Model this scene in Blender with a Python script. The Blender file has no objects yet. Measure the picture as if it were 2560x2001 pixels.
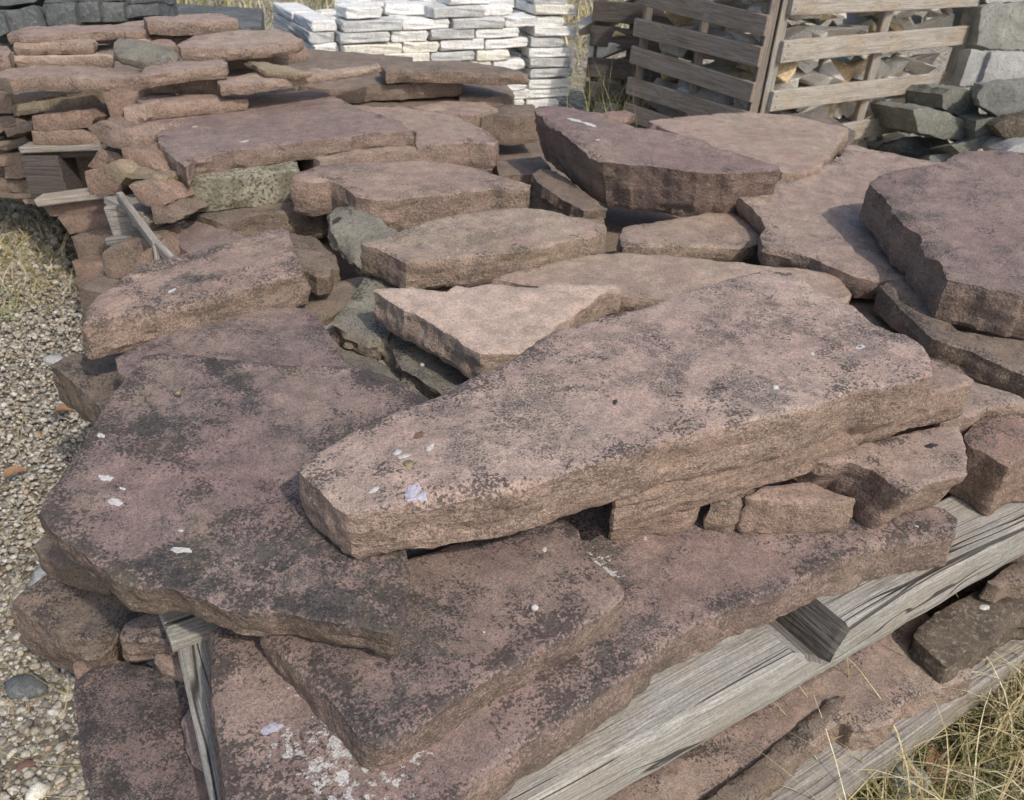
import bpy, math, random
import numpy as np
from mathutils import Vector, Matrix, geometry

# ---------------------------------------------------------------- camera, sky, sun, exposure
scene = bpy.context.scene
COL = scene.collection
rad = math.radians
FPX, PITCH, ROLL, HEIGHT = 2150.0, 32.0, 4.0, 1.2
cam_data = bpy.data.cameras.new('camera')
cam = bpy.data.objects.new('camera', cam_data); COL.objects.link(cam)
CAM_R = (Matrix.Rotation(rad(90 - PITCH), 3, 'X') @ Matrix.Rotation(rad(ROLL), 3, 'Z'))
cam.matrix_world = Matrix.Translation((0, 0, HEIGHT)) @ CAM_R.to_4x4()
cam_data.sensor_width = 36.0
cam_data.lens = FPX / 2560 * 36
cam_data.clip_start = 0.05; cam_data.clip_end = 400
cam_data.dof.use_dof = True
cam_data.dof.focus_distance = 1.05
cam_data.dof.aperture_fstop = 14
scene.camera = cam

SUN_EL, SUN_AZ = 47.0, 53.0       # azimuth of the sun, degrees from +X towards -Y
sd = Vector((math.cos(rad(SUN_EL)) * math.cos(rad(SUN_AZ)), -math.cos(rad(SUN_EL)) * math.sin(rad(SUN_AZ)), math.sin(rad(SUN_EL))))
world = bpy.data.worlds.new('World'); scene.world = world; world.use_nodes = True
wn = world.node_tree; wn.nodes.clear()
sky = wn.nodes.new('ShaderNodeTexSky'); sky.sky_type = 'NISHITA'; sky.sun_disc = False
sky.sun_elevation = rad(SUN_EL); sky.sun_rotation = math.atan2(sd.x, sd.y)
sky.dust_density = 3.0; sky.air_density = 1.0
bgn = wn.nodes.new('ShaderNodeBackground'); bgn.inputs['Strength'].default_value = 0.15
wo = wn.nodes.new('ShaderNodeOutputWorld')
wn.links.new(sky.outputs[0], bgn.inputs[0]); wn.links.new(bgn.outputs[0], wo.inputs[0])
sun_data = bpy.data.lights.new('sun', 'SUN'); sun_data.energy = 2.15; sun_data.angle = rad(1.6); sun_data.color = (1.0, 0.93, 0.84)
sun = bpy.data.objects.new('sun', sun_data); COL.objects.link(sun)
sun.rotation_euler = (-sd).to_track_quat('-Z', 'Y').to_euler()
vs = scene.view_settings
vs.view_transform = 'Standard'; vs.look = 'None'; vs.gamma = 1.0; vs.use_curve_mapping = False
vs.exposure = 0.06
scene.cycles.max_bounces = 6

# ---------------------------------------------------------------- pixel helpers (reference camera) and noise
RN = np.array(CAM_R)
TILE = dict(A=(0, 0), B=(800, 0), C=(1660, 0), D=(0, 650), E=(800, 600), F=(1660, 600), G=(0, 1300), H=(800, 1300), I=(1660, 1300))
def src(tile, x, y):
    if tile == 'Z': return x / .853125, y / .853125
    o = TILE[tile]; return o[0] + x / 2.4267, o[1] + y / 2.427
def ray(tile, x, y):
    px, py = src(tile, x, y)
    return RN @ np.array([(px - 1280) / FPX, -(py - 1000.5) / FPX, -1.0])
CP = np.array([0, 0, HEIGHT])
def on_plane(d, p0, n):
    return CP + d * (np.dot(p0 - CP, n) / np.dot(d, n))
def at_z(tile, x, y, z):
    d = ray(tile, x, y); return CP + d * ((z - HEIGHT) / d[2])
def at_Y(tile, x, y, Y):
    d = ray(tile, x, y); return CP + d * (Y / d[1])

def _h(ix, iy, iz, seed):
    n = (ix.astype(np.int64) * 374761393 + iy.astype(np.int64) * 668265263 + iz.astype(np.int64) * 2147483647 + seed * 1274126177) & 0xffffffff
    n = ((n ^ (n >> 13)) * 1274126177) & 0xffffffff
    n = ((n ^ (n >> 16)) * 2246822519) & 0xffffffff
    return ((n ^ (n >> 15)) & 0xffff) / 32767.5 - 1.0
def noise(p, seed=0):
    p = np.asarray(p, float); i = np.floor(p).astype(np.int64); fr = p - i; w = fr * fr * (3 - 2 * fr)
    r = 0
    for dx in (0, 1):
        for dy in (0, 1):
            for dz in (0, 1):
                ww = (w[:, 0] if dx else 1 - w[:, 0]) * (w[:, 1] if dy else 1 - w[:, 1]) * (w[:, 2] if dz else 1 - w[:, 2])
                r = r + ww * _h(i[:, 0] + dx, i[:, 1] + dy, i[:, 2] + dz, seed)
    return r
def fbm(p, seed=0, oct=4, gain=.5):
    r = 0; a = 1; p = np.asarray(p, float)
    for k in range(oct): r = r + a * noise(p, seed + k * 17); p = p * 2.03 + 3.1; a *= gain
    return r

# ---------------------------------------------------------------- tagging
def tag(o, label, cat, group=None):
    o['label'] = label; o['category'] = cat
    if group: o['group'] = group
    return o
def link(o, parent=None):
    COL.objects.link(o)
    if parent is not None: o.parent = parent
    return o
def mesh_obj(name, verts, faces, mat, parent=None, smooth=False):
    me = bpy.data.meshes.new(name); me.from_pydata([tuple(v) for v in verts], [], faces); me.update()
    if smooth: me.shade_smooth()
    if mat: me.materials.append(mat)
    return link(bpy.data.objects.new(name, me), parent)

# ---------------------------------------------------------------- materials
class NT:
    def __init__(s, name):
        s.m = bpy.data.materials.new(name); s.m.use_nodes = True; s.t = s.m.node_tree; s.t.nodes.clear()
        s.out = s.t.nodes.new('ShaderNodeOutputMaterial'); s.b = s.t.nodes.new('ShaderNodeBsdfPrincipled')
        s.t.links.new(s.b.outputs[0], s.out.inputs[0])
    def put(s, sock, v):
        if isinstance(v, bpy.types.NodeSocket): s.t.links.new(v, sock)
        elif v is not None:
            if sock.type == 'RGBA' and not hasattr(v, '__len__'): v = (v, v, v, 1)
            if sock.type == 'RGBA' and len(v) == 3: v = (*v, 1)
            sock.default_value = v
    def math(s, op, a, b=None, c=None, clamp=False):
        n = s.t.nodes.new('ShaderNodeMath'); n.operation = op; n.use_clamp = clamp
        for k, v in enumerate((a, b, c)): s.put(n.inputs[k], v)
        return n.outputs[0]
    def vmath(s, op, a, b=None):
        n = s.t.nodes.new('ShaderNodeVectorMath'); n.operation = op; s.put(n.inputs[0], a)
        if op == 'SCALE': s.put(n.inputs['Scale'], b)
        else: s.put(n.inputs[1], b)
        return n.outputs[0]
    def noise(s, vec, scale, detail=4, rough=.6, dist=0, color=False):
        n = s.t.nodes.new('ShaderNodeTexNoise'); s.put(n.inputs['Vector'], vec)
        n.inputs['Scale'].default_value = scale; n.inputs['Detail'].default_value = detail
        n.inputs['Roughness'].default_value = rough; n.inputs['Distortion'].default_value = dist
        return n.outputs['Color' if color else 'Fac']
    def voro(s, vec, scale, feat='F1', out='Distance'):
        n = s.t.nodes.new('ShaderNodeTexVoronoi'); n.feature = feat; s.put(n.inputs['Vector'], vec)
        n.inputs['Scale'].default_value = scale; return n.outputs[out]
    def step(s, v, a, b, lo=0., hi=1.):
        n = s.t.nodes.new('ShaderNodeMapRange'); n.interpolation_type = 'SMOOTHSTEP'
        for k, q in zip(('Value', 'From Min', 'From Max', 'To Min', 'To Max'), (v, a, b, lo, hi)): s.put(n.inputs[k], q)
        return n.outputs['Result']
    def mix(s, f, a, b, mode='MIX'):
        n = s.t.nodes.new('ShaderNodeMix'); n.data_type = 'RGBA'; n.blend_type = mode; n.clamp_factor = True
        s.put(n.inputs['Factor'], f); s.put(n.inputs['A'], a) if False else None
        ins = [i for i in n.inputs if i.type == 'RGBA']; s.put(ins[0], a); s.put(ins[1], b)
        return [o for o in n.outputs if o.type == 'RGBA'][0]
    def attr(s, name, kind='GEOMETRY', out='Fac'):
        n = s.t.nodes.new('ShaderNodeAttribute'); n.attribute_type = kind; n.attribute_name = name; return n.outputs[out]
    def coord(s, scl=None, rnd=True):
        tc = s.t.nodes.new('ShaderNodeTexCoord').outputs['Object']
        if scl:
            tc = s.vmath('MULTIPLY', tc, scl)
        if rnd:
            oi = s.t.nodes.new('ShaderNodeObjectInfo').outputs['Random']
            tc = s.vmath('ADD', tc, s.vmath('SCALE', (31.7, 17.3, 53.1), oi))
        return tc
    def bump(s, h, strength, dist, prev=None):
        n = s.t.nodes.new('ShaderNodeBump'); n.inputs['Strength'].default_value = strength; n.inputs['Distance'].default_value = dist
        s.put(n.inputs['Height'], h)
        if prev is not None: s.put(n.inputs['Normal'], prev)
        return n.outputs[0]
    def done(s, color, rough=.9, normal=None, spec=.25):
        s.put(s.b.inputs['Base Color'], color); s.put(s.b.inputs['Roughness'], rough)
        s.b.inputs['Specular IOR Level'].default_value = spec
        if normal is not None: s.put(s.b.inputs['Normal'], normal)
        return s.m

def sandstone():
    n = NT('sandstone')
    co = n.coord()
    tint = n.attr('tint', 'OBJECT', 'Color'); tint2 = n.attr('tint2', 'OBJECT', 'Color')
    lich = n.attr('lichen', 'OBJECT'); moss = n.attr('moss', 'OBJECT'); white = n.attr('white', 'OBJECT')
    top = n.attr('top'); edge = n.attr('edge')
    big = n.noise(co, 5, 3, .55); mid = n.noise(co, 28, 5, .62, .4); grain = n.noise(co, 420, 2, .8); grain2 = n.noise(co, 170, 4, .75)
    col = n.mix(n.step(big, .38, .64), tint, tint2)
    col = n.mix(n.step(mid, .3, .72), n.mix(1, col, (.80, .80, .80), 'MULTIPLY'), n.mix(1, col, (1.16, 1.14, 1.12), 'MULTIPLY'))
    # bedding planes on the broken edges
    cz = n.vmath('MULTIPLY', co, (11, 11, 85)); band = n.noise(cz, 1.0, 5, .7, .8)
    cz2 = n.vmath('MULTIPLY', co, (40, 40, 260)); band2 = n.noise(cz2, 1.0, 3, .6, .3)
    side = n.math('SUBTRACT', 1, top, clamp=True)
    scol = n.mix(.40, col, (.345, .262, .205))  # beige of the broken sides, lightened to put strong light into the colour
    scol = n.mix(n.step(band, .3, .7), n.mix(1, scol, (.87, .86, .85), 'MULTIPLY'), n.mix(1, scol, (1.10, 1.08, 1.06), 'MULTIPLY'))
    # grime and dark crust on the broken edges
    grime = n.math('MULTIPLY', n.step(n.math('ADD', mid, n.math('MULTIPLY', big, .5)), .70, .95), lich)
    scol = n.mix(n.math('MULTIPLY', grime, .72), scol, (.135, .112, .078))
    pit = n.noise(co, 95, 4, .78)
    scol = n.mix(n.math('MULTIPLY', n.step(pit, .54, .68), .5), scol, n.mix(1, scol, (.42, .40, .37), 'MULTIPLY'))
    col = n.mix(side, col, scol)
    # lichen grows in patches: some areas stay clean
    lich = n.math('MULTIPLY', lich, n.step(n.noise(co, 4.2, 3, .6, .6), .36, .60, .35, 1.25))
    # grey weather film on the upper side
    film = n.math('ADD', n.math('MULTIPLY', n.noise(co, 9, 4, .62, .5), .6), n.math('MULTIPLY', n.noise(co, 75, 4, .75), .4))
    ff = n.math('MULTIPLY', n.step(film, .46, .60), n.math('MULTIPLY', n.math('MULTIPLY', lich, .95), top))
    fine = n.noise(co, 400, 2, .6)
    fg = n.step(n.math('ADD', fine, n.math('MULTIPLY', ff, .30)), .60, .66)
    fg = n.math('MULTIPLY', fg, n.step(ff, .02, .25))
    col = n.mix(n.math('MULTIPLY', ff, .58), col, (.150, .143, .134))
    col = n.mix(n.math('MULTIPLY', fg, .66), col, (.052, .048, .046))
    # black lichen specks, in clusters, thicker near the rims
    spk = n.noise(co, 235, 3, .6, .3); clu = n.noise(co, 16, 4, .68, .5)
    rim = n.step(edge, .002, .05, .13, 0)
    v = n.math('ADD', n.math('MULTIPLY', spk, 1.0), n.math('MULTIPLY', n.math('SUBTRACT', clu, .5), 1.05))
    v = n.math('ADD', v, rim)
    th = n.math('SUBTRACT', .80, n.math('MULTIPLY', lich, .27))
    v = n.math('SUBTRACT', v, th)
    cov = n.math('ADD', n.math('MULTIPLY', top, .5), .5)
    dk = n.math('MULTIPLY', n.step(v, -.02, .04), cov)
    dk = n.math('MULTIPLY', dk, n.step(lich, 0., .12))
    col = n.mix(n.math('MULTIPLY', dk, .78), col, n.mix(grain2, (.022, .020, .019), (.070, .062, .058)))
    # algae
    ga = n.noise(n.vmath('MULTIPLY', co, (1, 2.2, 1)), 8, 4, .6)
    g = n.math('MULTIPLY', n.step(ga, .47, .66), moss)
    col = n.mix(n.math('MULTIPLY', g, .5), col, (.175, .165, .080))
    # pale crusty lichen
    wa = n.noise(co, 75, 5, .75); wb = n.noise(co, 9, 3, .5)
    wv = n.math('ADD', n.math('MULTIPLY_ADD', n.math('SUBTRACT', wa, .5), 2.0, .5), n.math('MULTIPLY', n.math('SUBTRACT', wb, .5), .8))
    w = n.math('MULTIPLY', n.step(n.math('SUBTRACT', wv, n.math('SUBTRACT', n.math('SUBTRACT', .95, n.math('MULTIPLY', white, .3)), n.math('MULTIPLY', n.attr('crust'), .42))), 0, .03), n.math('MULTIPLY', n.step(n.math('ADD', white, n.attr('crust')), 0, .05), cov))
    col = n.mix(n.math('MULTIPLY', w, .85), col, (.56, .55, .52))
    # sand grain
    gr = n.math('ADD', n.math('MULTIPLY', grain, .62), n.math('MULTIPLY', grain2, .38))
    gg = n.step(gr, .38, .62, .68, 1.32)
    col = n.mix(1, col, n.vmath('SCALE', (1, 1, 1), gg), 'MULTIPLY')
    hgt = n.math('ADD', n.math('MULTIPLY', grain2, .55), n.math('MULTIPLY', grain, .35))
    hgt = n.math('ADD', hgt, n.math('MULTIPLY', dk, .35))
    b1 = n.bump(hgt, .38, .0024)
    hs = n.math('SUBTRACT', n.math('ADD', n.math('MULTIPLY', band, .35), n.math('MULTIPLY', band2, .2)), n.math('MULTIPLY', pit, 1.1))
    b2 = n.bump(n.math('MULTIPLY', hs, side), .9, .007, b1)
    b3 = n.bump(mid, .20, .008, b2)
    return n.done(col, .82, b3, .32)

def rock(name, c1, c2, c3, sc=1.0, bump=.6):
    n = NT(name); co = n.coord()
    a = n.noise(co, 9 * sc, 5, .65, .5); b = n.noise(co, 70 * sc, 5, .7); g = n.noise(co, 260 * sc, 3, .75)
    col = n.mix(n.step(a, .35, .65), c1, c2)
    col = n.mix(n.step(b, .48, .72), col, c3)
    col = n.mix(1, col, n.vmath('SCALE', (1, 1, 1), n.step(g, .3, .72, .7, 1.3)), 'MULTIPLY')
    h = n.math('ADD', n.math('MULTIPLY', b, .6), n.math('MULTIPLY', g, .4))
    return n.done(col, .88, n.bump(h, bump, .006, n.bump(a, .4, .02)), .25)

def granite():
    n = NT('granite'); co = n.coord()
    v = n.voro(co, 190, 'F1', 'Color'); g = n.noise(co, 150, 4, .8); a = n.noise(co, 12, 4, .6)
    x = n.t.nodes.new('ShaderNodeSeparateXYZ'); n.t.links.new(v, x.inputs[0])
    col = n.mix(x.outputs[0], (.08, .075, .055), (.46, .43, .34))
    col = n.mix(n.step(x.outputs[1], .6, .8), col, (.38, .35, .24))
    col = n.mix(n.math('MULTIPLY', n.step(a, .45, .7), .7), col, (.15, .145, .10))
    return n.done(col, .9, n.bump(g, .8, .006), .25)

def wood(name, light, dark, warm, crack=.5, scale=1.0, bumpd=.004):
    """weathered softwood; grain along local x"""
    n = NT(name)
    tc = n.coord()
    warp = n.noise(n.vmath('MULTIPLY', tc, (1.6, 5, 5)), 1.0, 2, .5, 0, True)
    co = n.vmath('ADD', tc, n.vmath('SCALE', warp, .05))
    f1 = n.noise(n.vmath('MULTIPLY', co, (1.6, 250, 250)), scale, 4, .62)
    f2 = n.noise(n.vmath('MULTIPLY', co, (6, 680, 680)), scale, 3, .7)
    f3 = n.noise(n.vmath('MULTIPLY', co, (1.2, 26, 26)), scale, 3, .6)
    blot = n.noise(co, 6, 4, .6)
    col = n.mix(n.step(f1, .32, .68), dark, light)
    col = n.mix(n.math('MULTIPLY', n.step(blot, .45, .7), .55), col, warm)
    col = n.mix(1, col, n.vmath('SCALE', (1, 1, 1), n.step(f2, .3, .7, .72, 1.25)), 'MULTIPLY')
    fl = n.noise(n.vmath('MULTIPLY', co, (.45, 30, 30)), scale, 1, .5)
    ck = n.step(n.math('ABSOLUTE', n.math('SUBTRACT', fl, .5)), .002 + .009 * crack, .001)
    ck = n.math('MULTIPLY', ck, n.step(n.noise(n.vmath('MULTIPLY', co, (2.2, 20, 20)), 1.0, 2, .5), (.50 - .09 * crack), (.54 - .09 * crack)))
    col = n.mix(n.math('MULTIPLY', ck, .85 * min(1, crack * 2)), col, (.03, .027, .024))
    wx = n.noise(co, 240, 4, .75)
    col = n.mix(1, col, n.vmath('SCALE', (1, 1, 1), n.step(wx, .35, .65, .84, 1.14)), 'MULTIPLY')
    st = n.noise(n.vmath('MULTIPLY', co, (5, 40, 40)), 1.0, 3, .6)
    col = n.mix(n.math('MULTIPLY', n.step(st, .56, .70), .5), col, n.mix(1, col, (.55, .52, .48), 'MULTIPLY'))
    h = n.math('ADD', n.math('MULTIPLY', f1, .6), n.math('MULTIPLY', f2, .3))
    h = n.math('SUBTRACT', h, n.math('MULTIPLY', ck, 1.0))
    return n.done(col, .85, n.bump(h, .7, bumpd), .2)

def shaded_endgrain():
    n = NT('shaded_end_grain'); co = n.coord()
    d = n.noise(n.vmath('MULTIPLY', co, (60, 60, 8)), 1, 3, .6); s = n.noise(n.vmath('MULTIPLY', co, (18, 18, 260)), 1, 3, .6, .5)
    col = n.mix(n.step(s, .35, .65), (.12, .108, .096), (.24, .22, .195))
    return n.done(col, .9, n.bump(n.math('ADD', d, s), .6, .003), .2)

def plain(name, c1, c2, sc=40, rough=.8, bump=.3, spec=.3, vary=0.):
    n = NT(name); co = n.coord(); a = n.noise(co, sc, 4, .65)
    col = n.mix(n.step(a, .3, .7), c1, c2)
    if vary:
        r = n.t.nodes.new('ShaderNodeObjectInfo').outputs['Random']
        col = n.mix(1, col, n.vmath('SCALE', (1, 1, 1), n.step(r, 0, 1, 1 - vary, 1 + vary)), 'MULTIPLY')
    return n.done(col, rough, n.bump(n.noise(co, sc * 4, 3, .7), bump, .003), spec)

def ground_mat():
    n = NT('soil'); tc = n.t.nodes.new('ShaderNodeTexCoord').outputs['Object']
    big = n.noise(tc, 1.3, 4, .6); m = n.noise(tc, 14, 5, .7); g = n.noise(tc, 160, 3, .8)
    vc = n.voro(tc, 62, 'F1', 'Color'); vd = n.voro(tc, 62)
    x = n.t.nodes.new('ShaderNodeSeparateXYZ'); n.t.links.new(vc, x.inputs[0])
    st = n.mix(n.step(x.outputs[0], .1, .95), (.17, .15, .12), (.56, .52, .44))
    soil = n.mix(m, (.17, .145, .10), (.34, .29, .21))
    col = n.mix(n.step(x.outputs[1], .25, .45), soil, st)
    col = n.mix(n.math('MULTIPLY', n.step(big, .52, .68), .55), col, (.24, .22, .10))
    col = n.mix(1, col, n.vmath('SCALE', (1, 1, 1), n.step(g, .3, .7, .7, 1.3)), 'MULTIPLY')
    return n.done(col, .95, n.bump(n.math('SUBTRACT', 1, vd), .8, .01, n.bump(m, .5, .02)), .15)

def vcol_mat(name, rough=.85, bumpsc=220, bump=.4, trans=0.):
    n = NT(name); c = n.attr('shade', 'GEOMETRY', 'Color'); tc = n.t.nodes.new('ShaderNodeTexCoord').outputs['Object']
    g = n.noise(tc, bumpsc, 4, .7)
    col = n.mix(1, c, n.vmath('SCALE', (1, 1, 1), n.step(g, .3, .7, .72, 1.28)), 'MULTIPLY')
    return n.done(col, rough, n.bump(g, bump, .003), .25)

M = dict(
    stone=sandstone(), granite=granite(),
    slate=rock('dark_slate', (.085, .094, .095), (.15, .16, .157), (.22, .23, .225)),
    quartzite=rock('grey_green_stone', (.22, .225, .20), (.33, .33, .295), (.14, .14, .115)),
    palestone=rock('pale_grey_stone', (.36, .36, .34), (.46, .46, .44), (.28, .27, .24)),
    mossy=rock('brown_green_stone', (.145, .15, .125), (.215, .21, .175), (.30, .30, .26)),
    brown_stone=rock('speckled_brown_stone', (.085, .066, .05), (.15, .12, .09), (.30, .27, .22), 1.6),
    split=rock('split_white_stone', (.68, .65, .58), (.80, .78, .72), (.60, .47, .30), .8),
    ochre=rock('ochre_split_stone', (.50, .35, .18), (.66, .53, .34), (.74, .69, .60), .8),
    greysplit=rock('grey_split_stone', (.40, .39, .37), (.55, .53, .49), (.60, .50, .36), .8),
    brick=rock('white_brick_stone', (.74, .74, .71), (.84, .84, .82), (.55, .55, .53), .9, .4),
    brick2=rock('grey_white_brick_stone', (.42, .43, .43), (.60, .61, .60), (.68, .66, .60), .9, .4),
    brick3=rock('cream_brick_stone', (.72, .69, .58), (.82, .80, .73), (.52, .50, .43), .9, .4),
    beam=wood('weathered_beam', (.42, .405, .37), (.315, .30, .265), (.335, .285, .205), .9, 1.0, .006),
    board=wood('weathered_board', (.42, .39, .345), (.22, .20, .175), (.30, .235, .165), .35),
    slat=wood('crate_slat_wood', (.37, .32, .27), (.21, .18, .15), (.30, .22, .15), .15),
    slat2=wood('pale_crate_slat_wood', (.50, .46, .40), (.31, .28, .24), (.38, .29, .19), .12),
    dslat=wood('dark_shaded_wood', (.15, .13, .115), (.075, .065, .06), (.12, .09, .07), .2),  # dark timber; on the crate it carries the neighbouring crate's shadow as colour
    shaded_endgrain=shaded_endgrain(),
    soil=ground_mat(), pebble=vcol_mat('pebble'), grass=vcol_mat('dry_grass', .7, 60, .1),
    chalk=plain('bird_dropping', (.46, .45, .42), (.66, .65, .62), 300, .9, .3),
    lilac=plain('lilac_stain', (.36, .34, .42), (.56, .55, .62), 300, .9, .3),
    black=plain('black_crust', (.035, .03, .028), (.075, .066, .06), 120, .9, .6),
    rust=plain('rust_stain', (.17, .095, .07), (.25, .155, .12), 200, .9, .3),
    shell=plain('snail_shell', (.34, .31, .16), (.12, .10, .06), 120, .45, .1, .5),
    leaf=plain('dead_leaf', (.26, .14, .07), (.36, .21, .11), 90, .8, .2),
    metal=plain('grey_wire', (.20, .21, .22), (.32, .33, .34), 60, .5, .1, .5),
    nail=plain('nail_head', (.06, .045, .04), (.12, .09, .07), 200, .7, .1),
)
TINT = dict(
    mauve=((0.237, 0.171, 0.154), (0.271, 0.205, 0.177)), pink=((0.348, 0.257, 0.205), (0.309, 0.227, 0.186)),
    rose=((0.324, 0.240, 0.200), (0.345, 0.272, 0.218)), beige=((0.490, 0.378, 0.308), (0.450, 0.348, 0.278)),
    brown=((0.242, 0.188, 0.146), (0.202, 0.158, 0.124)), grey=((0.203, 0.194, 0.159), (0.247, 0.230, 0.185)),
    tan=((0.355, 0.280, 0.218), (0.330, 0.242, 0.195)), red=((0.278, 0.186, 0.145), (0.318, 0.228, 0.175)),
    pale=((0.402, 0.309, 0.255), (0.372, 0.275, 0.230)), dusk=((0.205, 0.150, 0.135), (0.233, 0.178, 0.155)), ochre=((0.322, 0.275, 0.183), (0.262, 0.208, 0.146)))

# ---------------------------------------------------------------- slab builder
USED = set()
def slab(tile, pts, z=None, t=.05, tilt=(0, 0), tint='rose', lichen=.4, moss=0., white=0., label='', name='flagstone',
         cat='stone slab', group='red sandstone slabs', mat='stone', rough=.003, flare=0., shift=(0, 0), round_=.0032, wob=.0022, front=None,
         res=None, chip=.15, crust=(), und=.003, topa=1.0, parent=None, seed=None, step=.003):
    """A stone from the outline of one face. Face plane: height z with slopes tilt, or front=(Y, yaw, lean), a standing face."""
    seed = seed if seed is not None else (abs(hash(label)) if False else sum(ord(c) * (i + 7) for i, c in enumerate(label or name)) % 9973)
    rng = np.random.default_rng(seed)
    P = np.array(pts, float)
    if tile == 'W':
        c = np.array([P[:, 0].mean(), P[:, 1].mean(), z]); nrm = np.array([-tilt[0], -tilt[1], 1.0]); nrm /= np.linalg.norm(nrm)
        W = np.array([[x, y, z + tilt[0] * (x - c[0]) + tilt[1] * (y - c[1])] for x, y in P])
    else:
        m = P.mean(0)
        if front is None:
            c = at_z(tile, m[0], m[1], z); nrm = np.array([-tilt[0], -tilt[1], 1.0])
        else:
            Y, yaw, lean = (list(front) + [0, 0])[:3]
            c = at_Y(tile, m[0], m[1], Y); a = rad(yaw); nrm = np.array([math.sin(a), -math.cos(a), lean])
        nrm = nrm / np.linalg.norm(nrm)
        W = np.array([on_plane(ray(tile, x, y), c, nrm) for x, y in P])
    c = W.mean(0)
    dist = np.linalg.norm(c - CP)
    # local frame: z along the face normal, x along the longest extent
    q = W - c; q = q - np.outer(q @ nrm, nrm); u_, s_, vt = np.linalg.svd(q, full_matrices=False)
    e1 = vt[0] - nrm * np.dot(vt[0], nrm); e1 /= np.linalg.norm(e1); e2 = np.cross(nrm, e1)
    L = np.stack([q @ e1, q @ e2], 1)
    area = .5 * np.sum(L[:, 0] * np.roll(L[:, 1], -1) - np.roll(L[:, 0], -1) * L[:, 1])
    if area < 0: L = L[::-1]
    h = res or min(.022, max(.0045, dist * .0036))
    # boundary: resample, ease the corners, break the line
    seg = np.roll(L, -1, 0) - L; ln = np.linalg.norm(seg, axis=1); cum = np.r_[0, np.cumsum(ln)]
    nb = max(24, int(cum[-1] / h)); s = np.unique(np.concatenate([np.linspace(0, cum[-1], nb, endpoint=False), cum[:-1]])); s = s[np.r_[True, np.diff(s) > .15 * h]]; nb = len(s)
    k = np.clip(np.searchsorted(cum, s, side='right') - 1, 0, len(L) - 1)
    B = L[k] + seg[k] * ((s - cum[k]) / np.maximum(ln[k], 1e-9))[:, None]
    for _ in range(2 if h < .006 else (1 if h < .009 else 0)): B = (np.roll(B, 1, 0) + 2 * B + np.roll(B, -1, 0)) / 4
    def normals(B):
        tg = np.roll(B, -1, 0) - np.roll(B, 1, 0); tg /= np.maximum(np.linalg.norm(tg, axis=1), 1e-9)[:, None]
        return np.stack([tg[:, 1], -tg[:, 0]], 1)
    N = normals(B)
    o3 = rng.uniform(-50, 50, 3)
    B3 = np.c_[B, np.zeros(len(B))]
    B = B + N * (wob * (fbm(B3 * 17 + o3, seed, 4, .6)) + .25 * wob * noise(B3 * 140 + o3, seed + 3) + .35 * wob * np.tanh(7 * noise(B3 * 26 + o3 * 1.3, seed + 4)) + .25 * wob * np.tanh(7 * noise(B3 * 60 + o3 * 1.9, seed + 8)))[:, None]
    N = normals(B)
    for _ in range(3): N = (np.roll(N, 1, 0) + N + np.roll(N, -1, 0)); N /= np.maximum(np.linalg.norm(N, axis=1), 1e-9)[:, None]
    # interior points
    g = h * 1.5
    lo, hi = B.min(0), B.max(0)
    gx = np.arange(lo[0], hi[0], g); gy = np.arange(lo[1], hi[1], g * .87)
    X, Yg = np.meshgrid(gx, gy); X = X + (np.arange(len(gy)) % 2)[:, None] * g * .5
    Q = np.stack([X.ravel(), Yg.ravel()], 1) + rng.uniform(-.22, .22, (X.size, 2)) * g
    x0, y0 = B[:, 0], B[:, 1]; x1, y1 = np.roll(x0, -1), np.roll(y0, -1)
    inside = np.zeros(len(Q), bool); dd = np.full(len(Q), 1e9)
    for a in range(0, len(Q), 4000):
        q_ = Q[a:a + 4000]
        cr = ((y0[None] > q_[:, 1:2]) != (y1[None] > q_[:, 1:2]))
        xi = x0 + (q_[:, 1:2] - y0) / np.where(np.abs(y1 - y0) < 1e-12, 1e-12, (y1 - y0)) * (x1 - x0)
        inside[a:a + 4000] = (np.sum(cr & (q_[:, 0:1] < xi), axis=1) % 2) == 1
        dd[a:a + 4000] = np.sqrt(((q_[:, None, :] - B[None]) ** 2).sum(2)).min(1)
    ok = inside & (dd > .75 * h); Q = Q[ok]; dd = dd[ok]
    V2 = [Vector((p[0], p[1])) for p in B] + [Vector((p[0], p[1])) for p in Q]
    ed = [(i, (i + 1) % nb) for i in range(nb)]
    rv, re, rf, ov, oe, of = geometry.delaunay_2d_cdt(V2, ed, [], 1, 1e-6)
    vmap = [o[0] if o else -1 for o in ov]
    allp = np.r_[B, Q]; alld = np.r_[np.zeros(nb), dd]
    tris = []
    for fcs in rf:
        ids = [vmap[i] for i in fcs]
        if min(ids) >= 0 and len(set(ids)) == 3: tris.append(ids)
    p3 = np.c_[allp, np.zeros(len(allp))]
    zt = und * fbm(p3 * 5 + o3, seed + 5, 3) + .0012 * fbm(p3 * 45 + o3, seed + 6, 3)
    stp = noise(p3 * 6.5 + o3 * 1.7, seed + 9) + .35 * noise(p3 * 30 + o3, seed + 10)
    zt += step * (1 / (1 + np.exp(-(stp - .15) * 22)) - .5) + step * .6 * (1 / (1 + np.exp(-(stp + .45) * 26)) - .5)
    rl = round_ * (.35 + 1.1 * np.clip(.5 + noise(p3 * 11 + o3, seed + 11), 0, 1.3))
    xx = np.clip(1 - alld / rl, 0, 1); zt -= rl * (1 - np.sqrt(np.maximum(0, 1 - xx * xx * .98))) * .9
    ch = np.clip(noise(p3 * 9 + o3 * 2, seed + 21) - (.75 - chip), 0, 1) * .07
    zt -= np.clip(ch - alld, 0, .05) * (.55 + .3 * noise(p3 * 60, seed + 23))
    # sides
    zb = zt[:nb]; K = max(3, min(16, int(t / (h * 1.3))))
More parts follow.
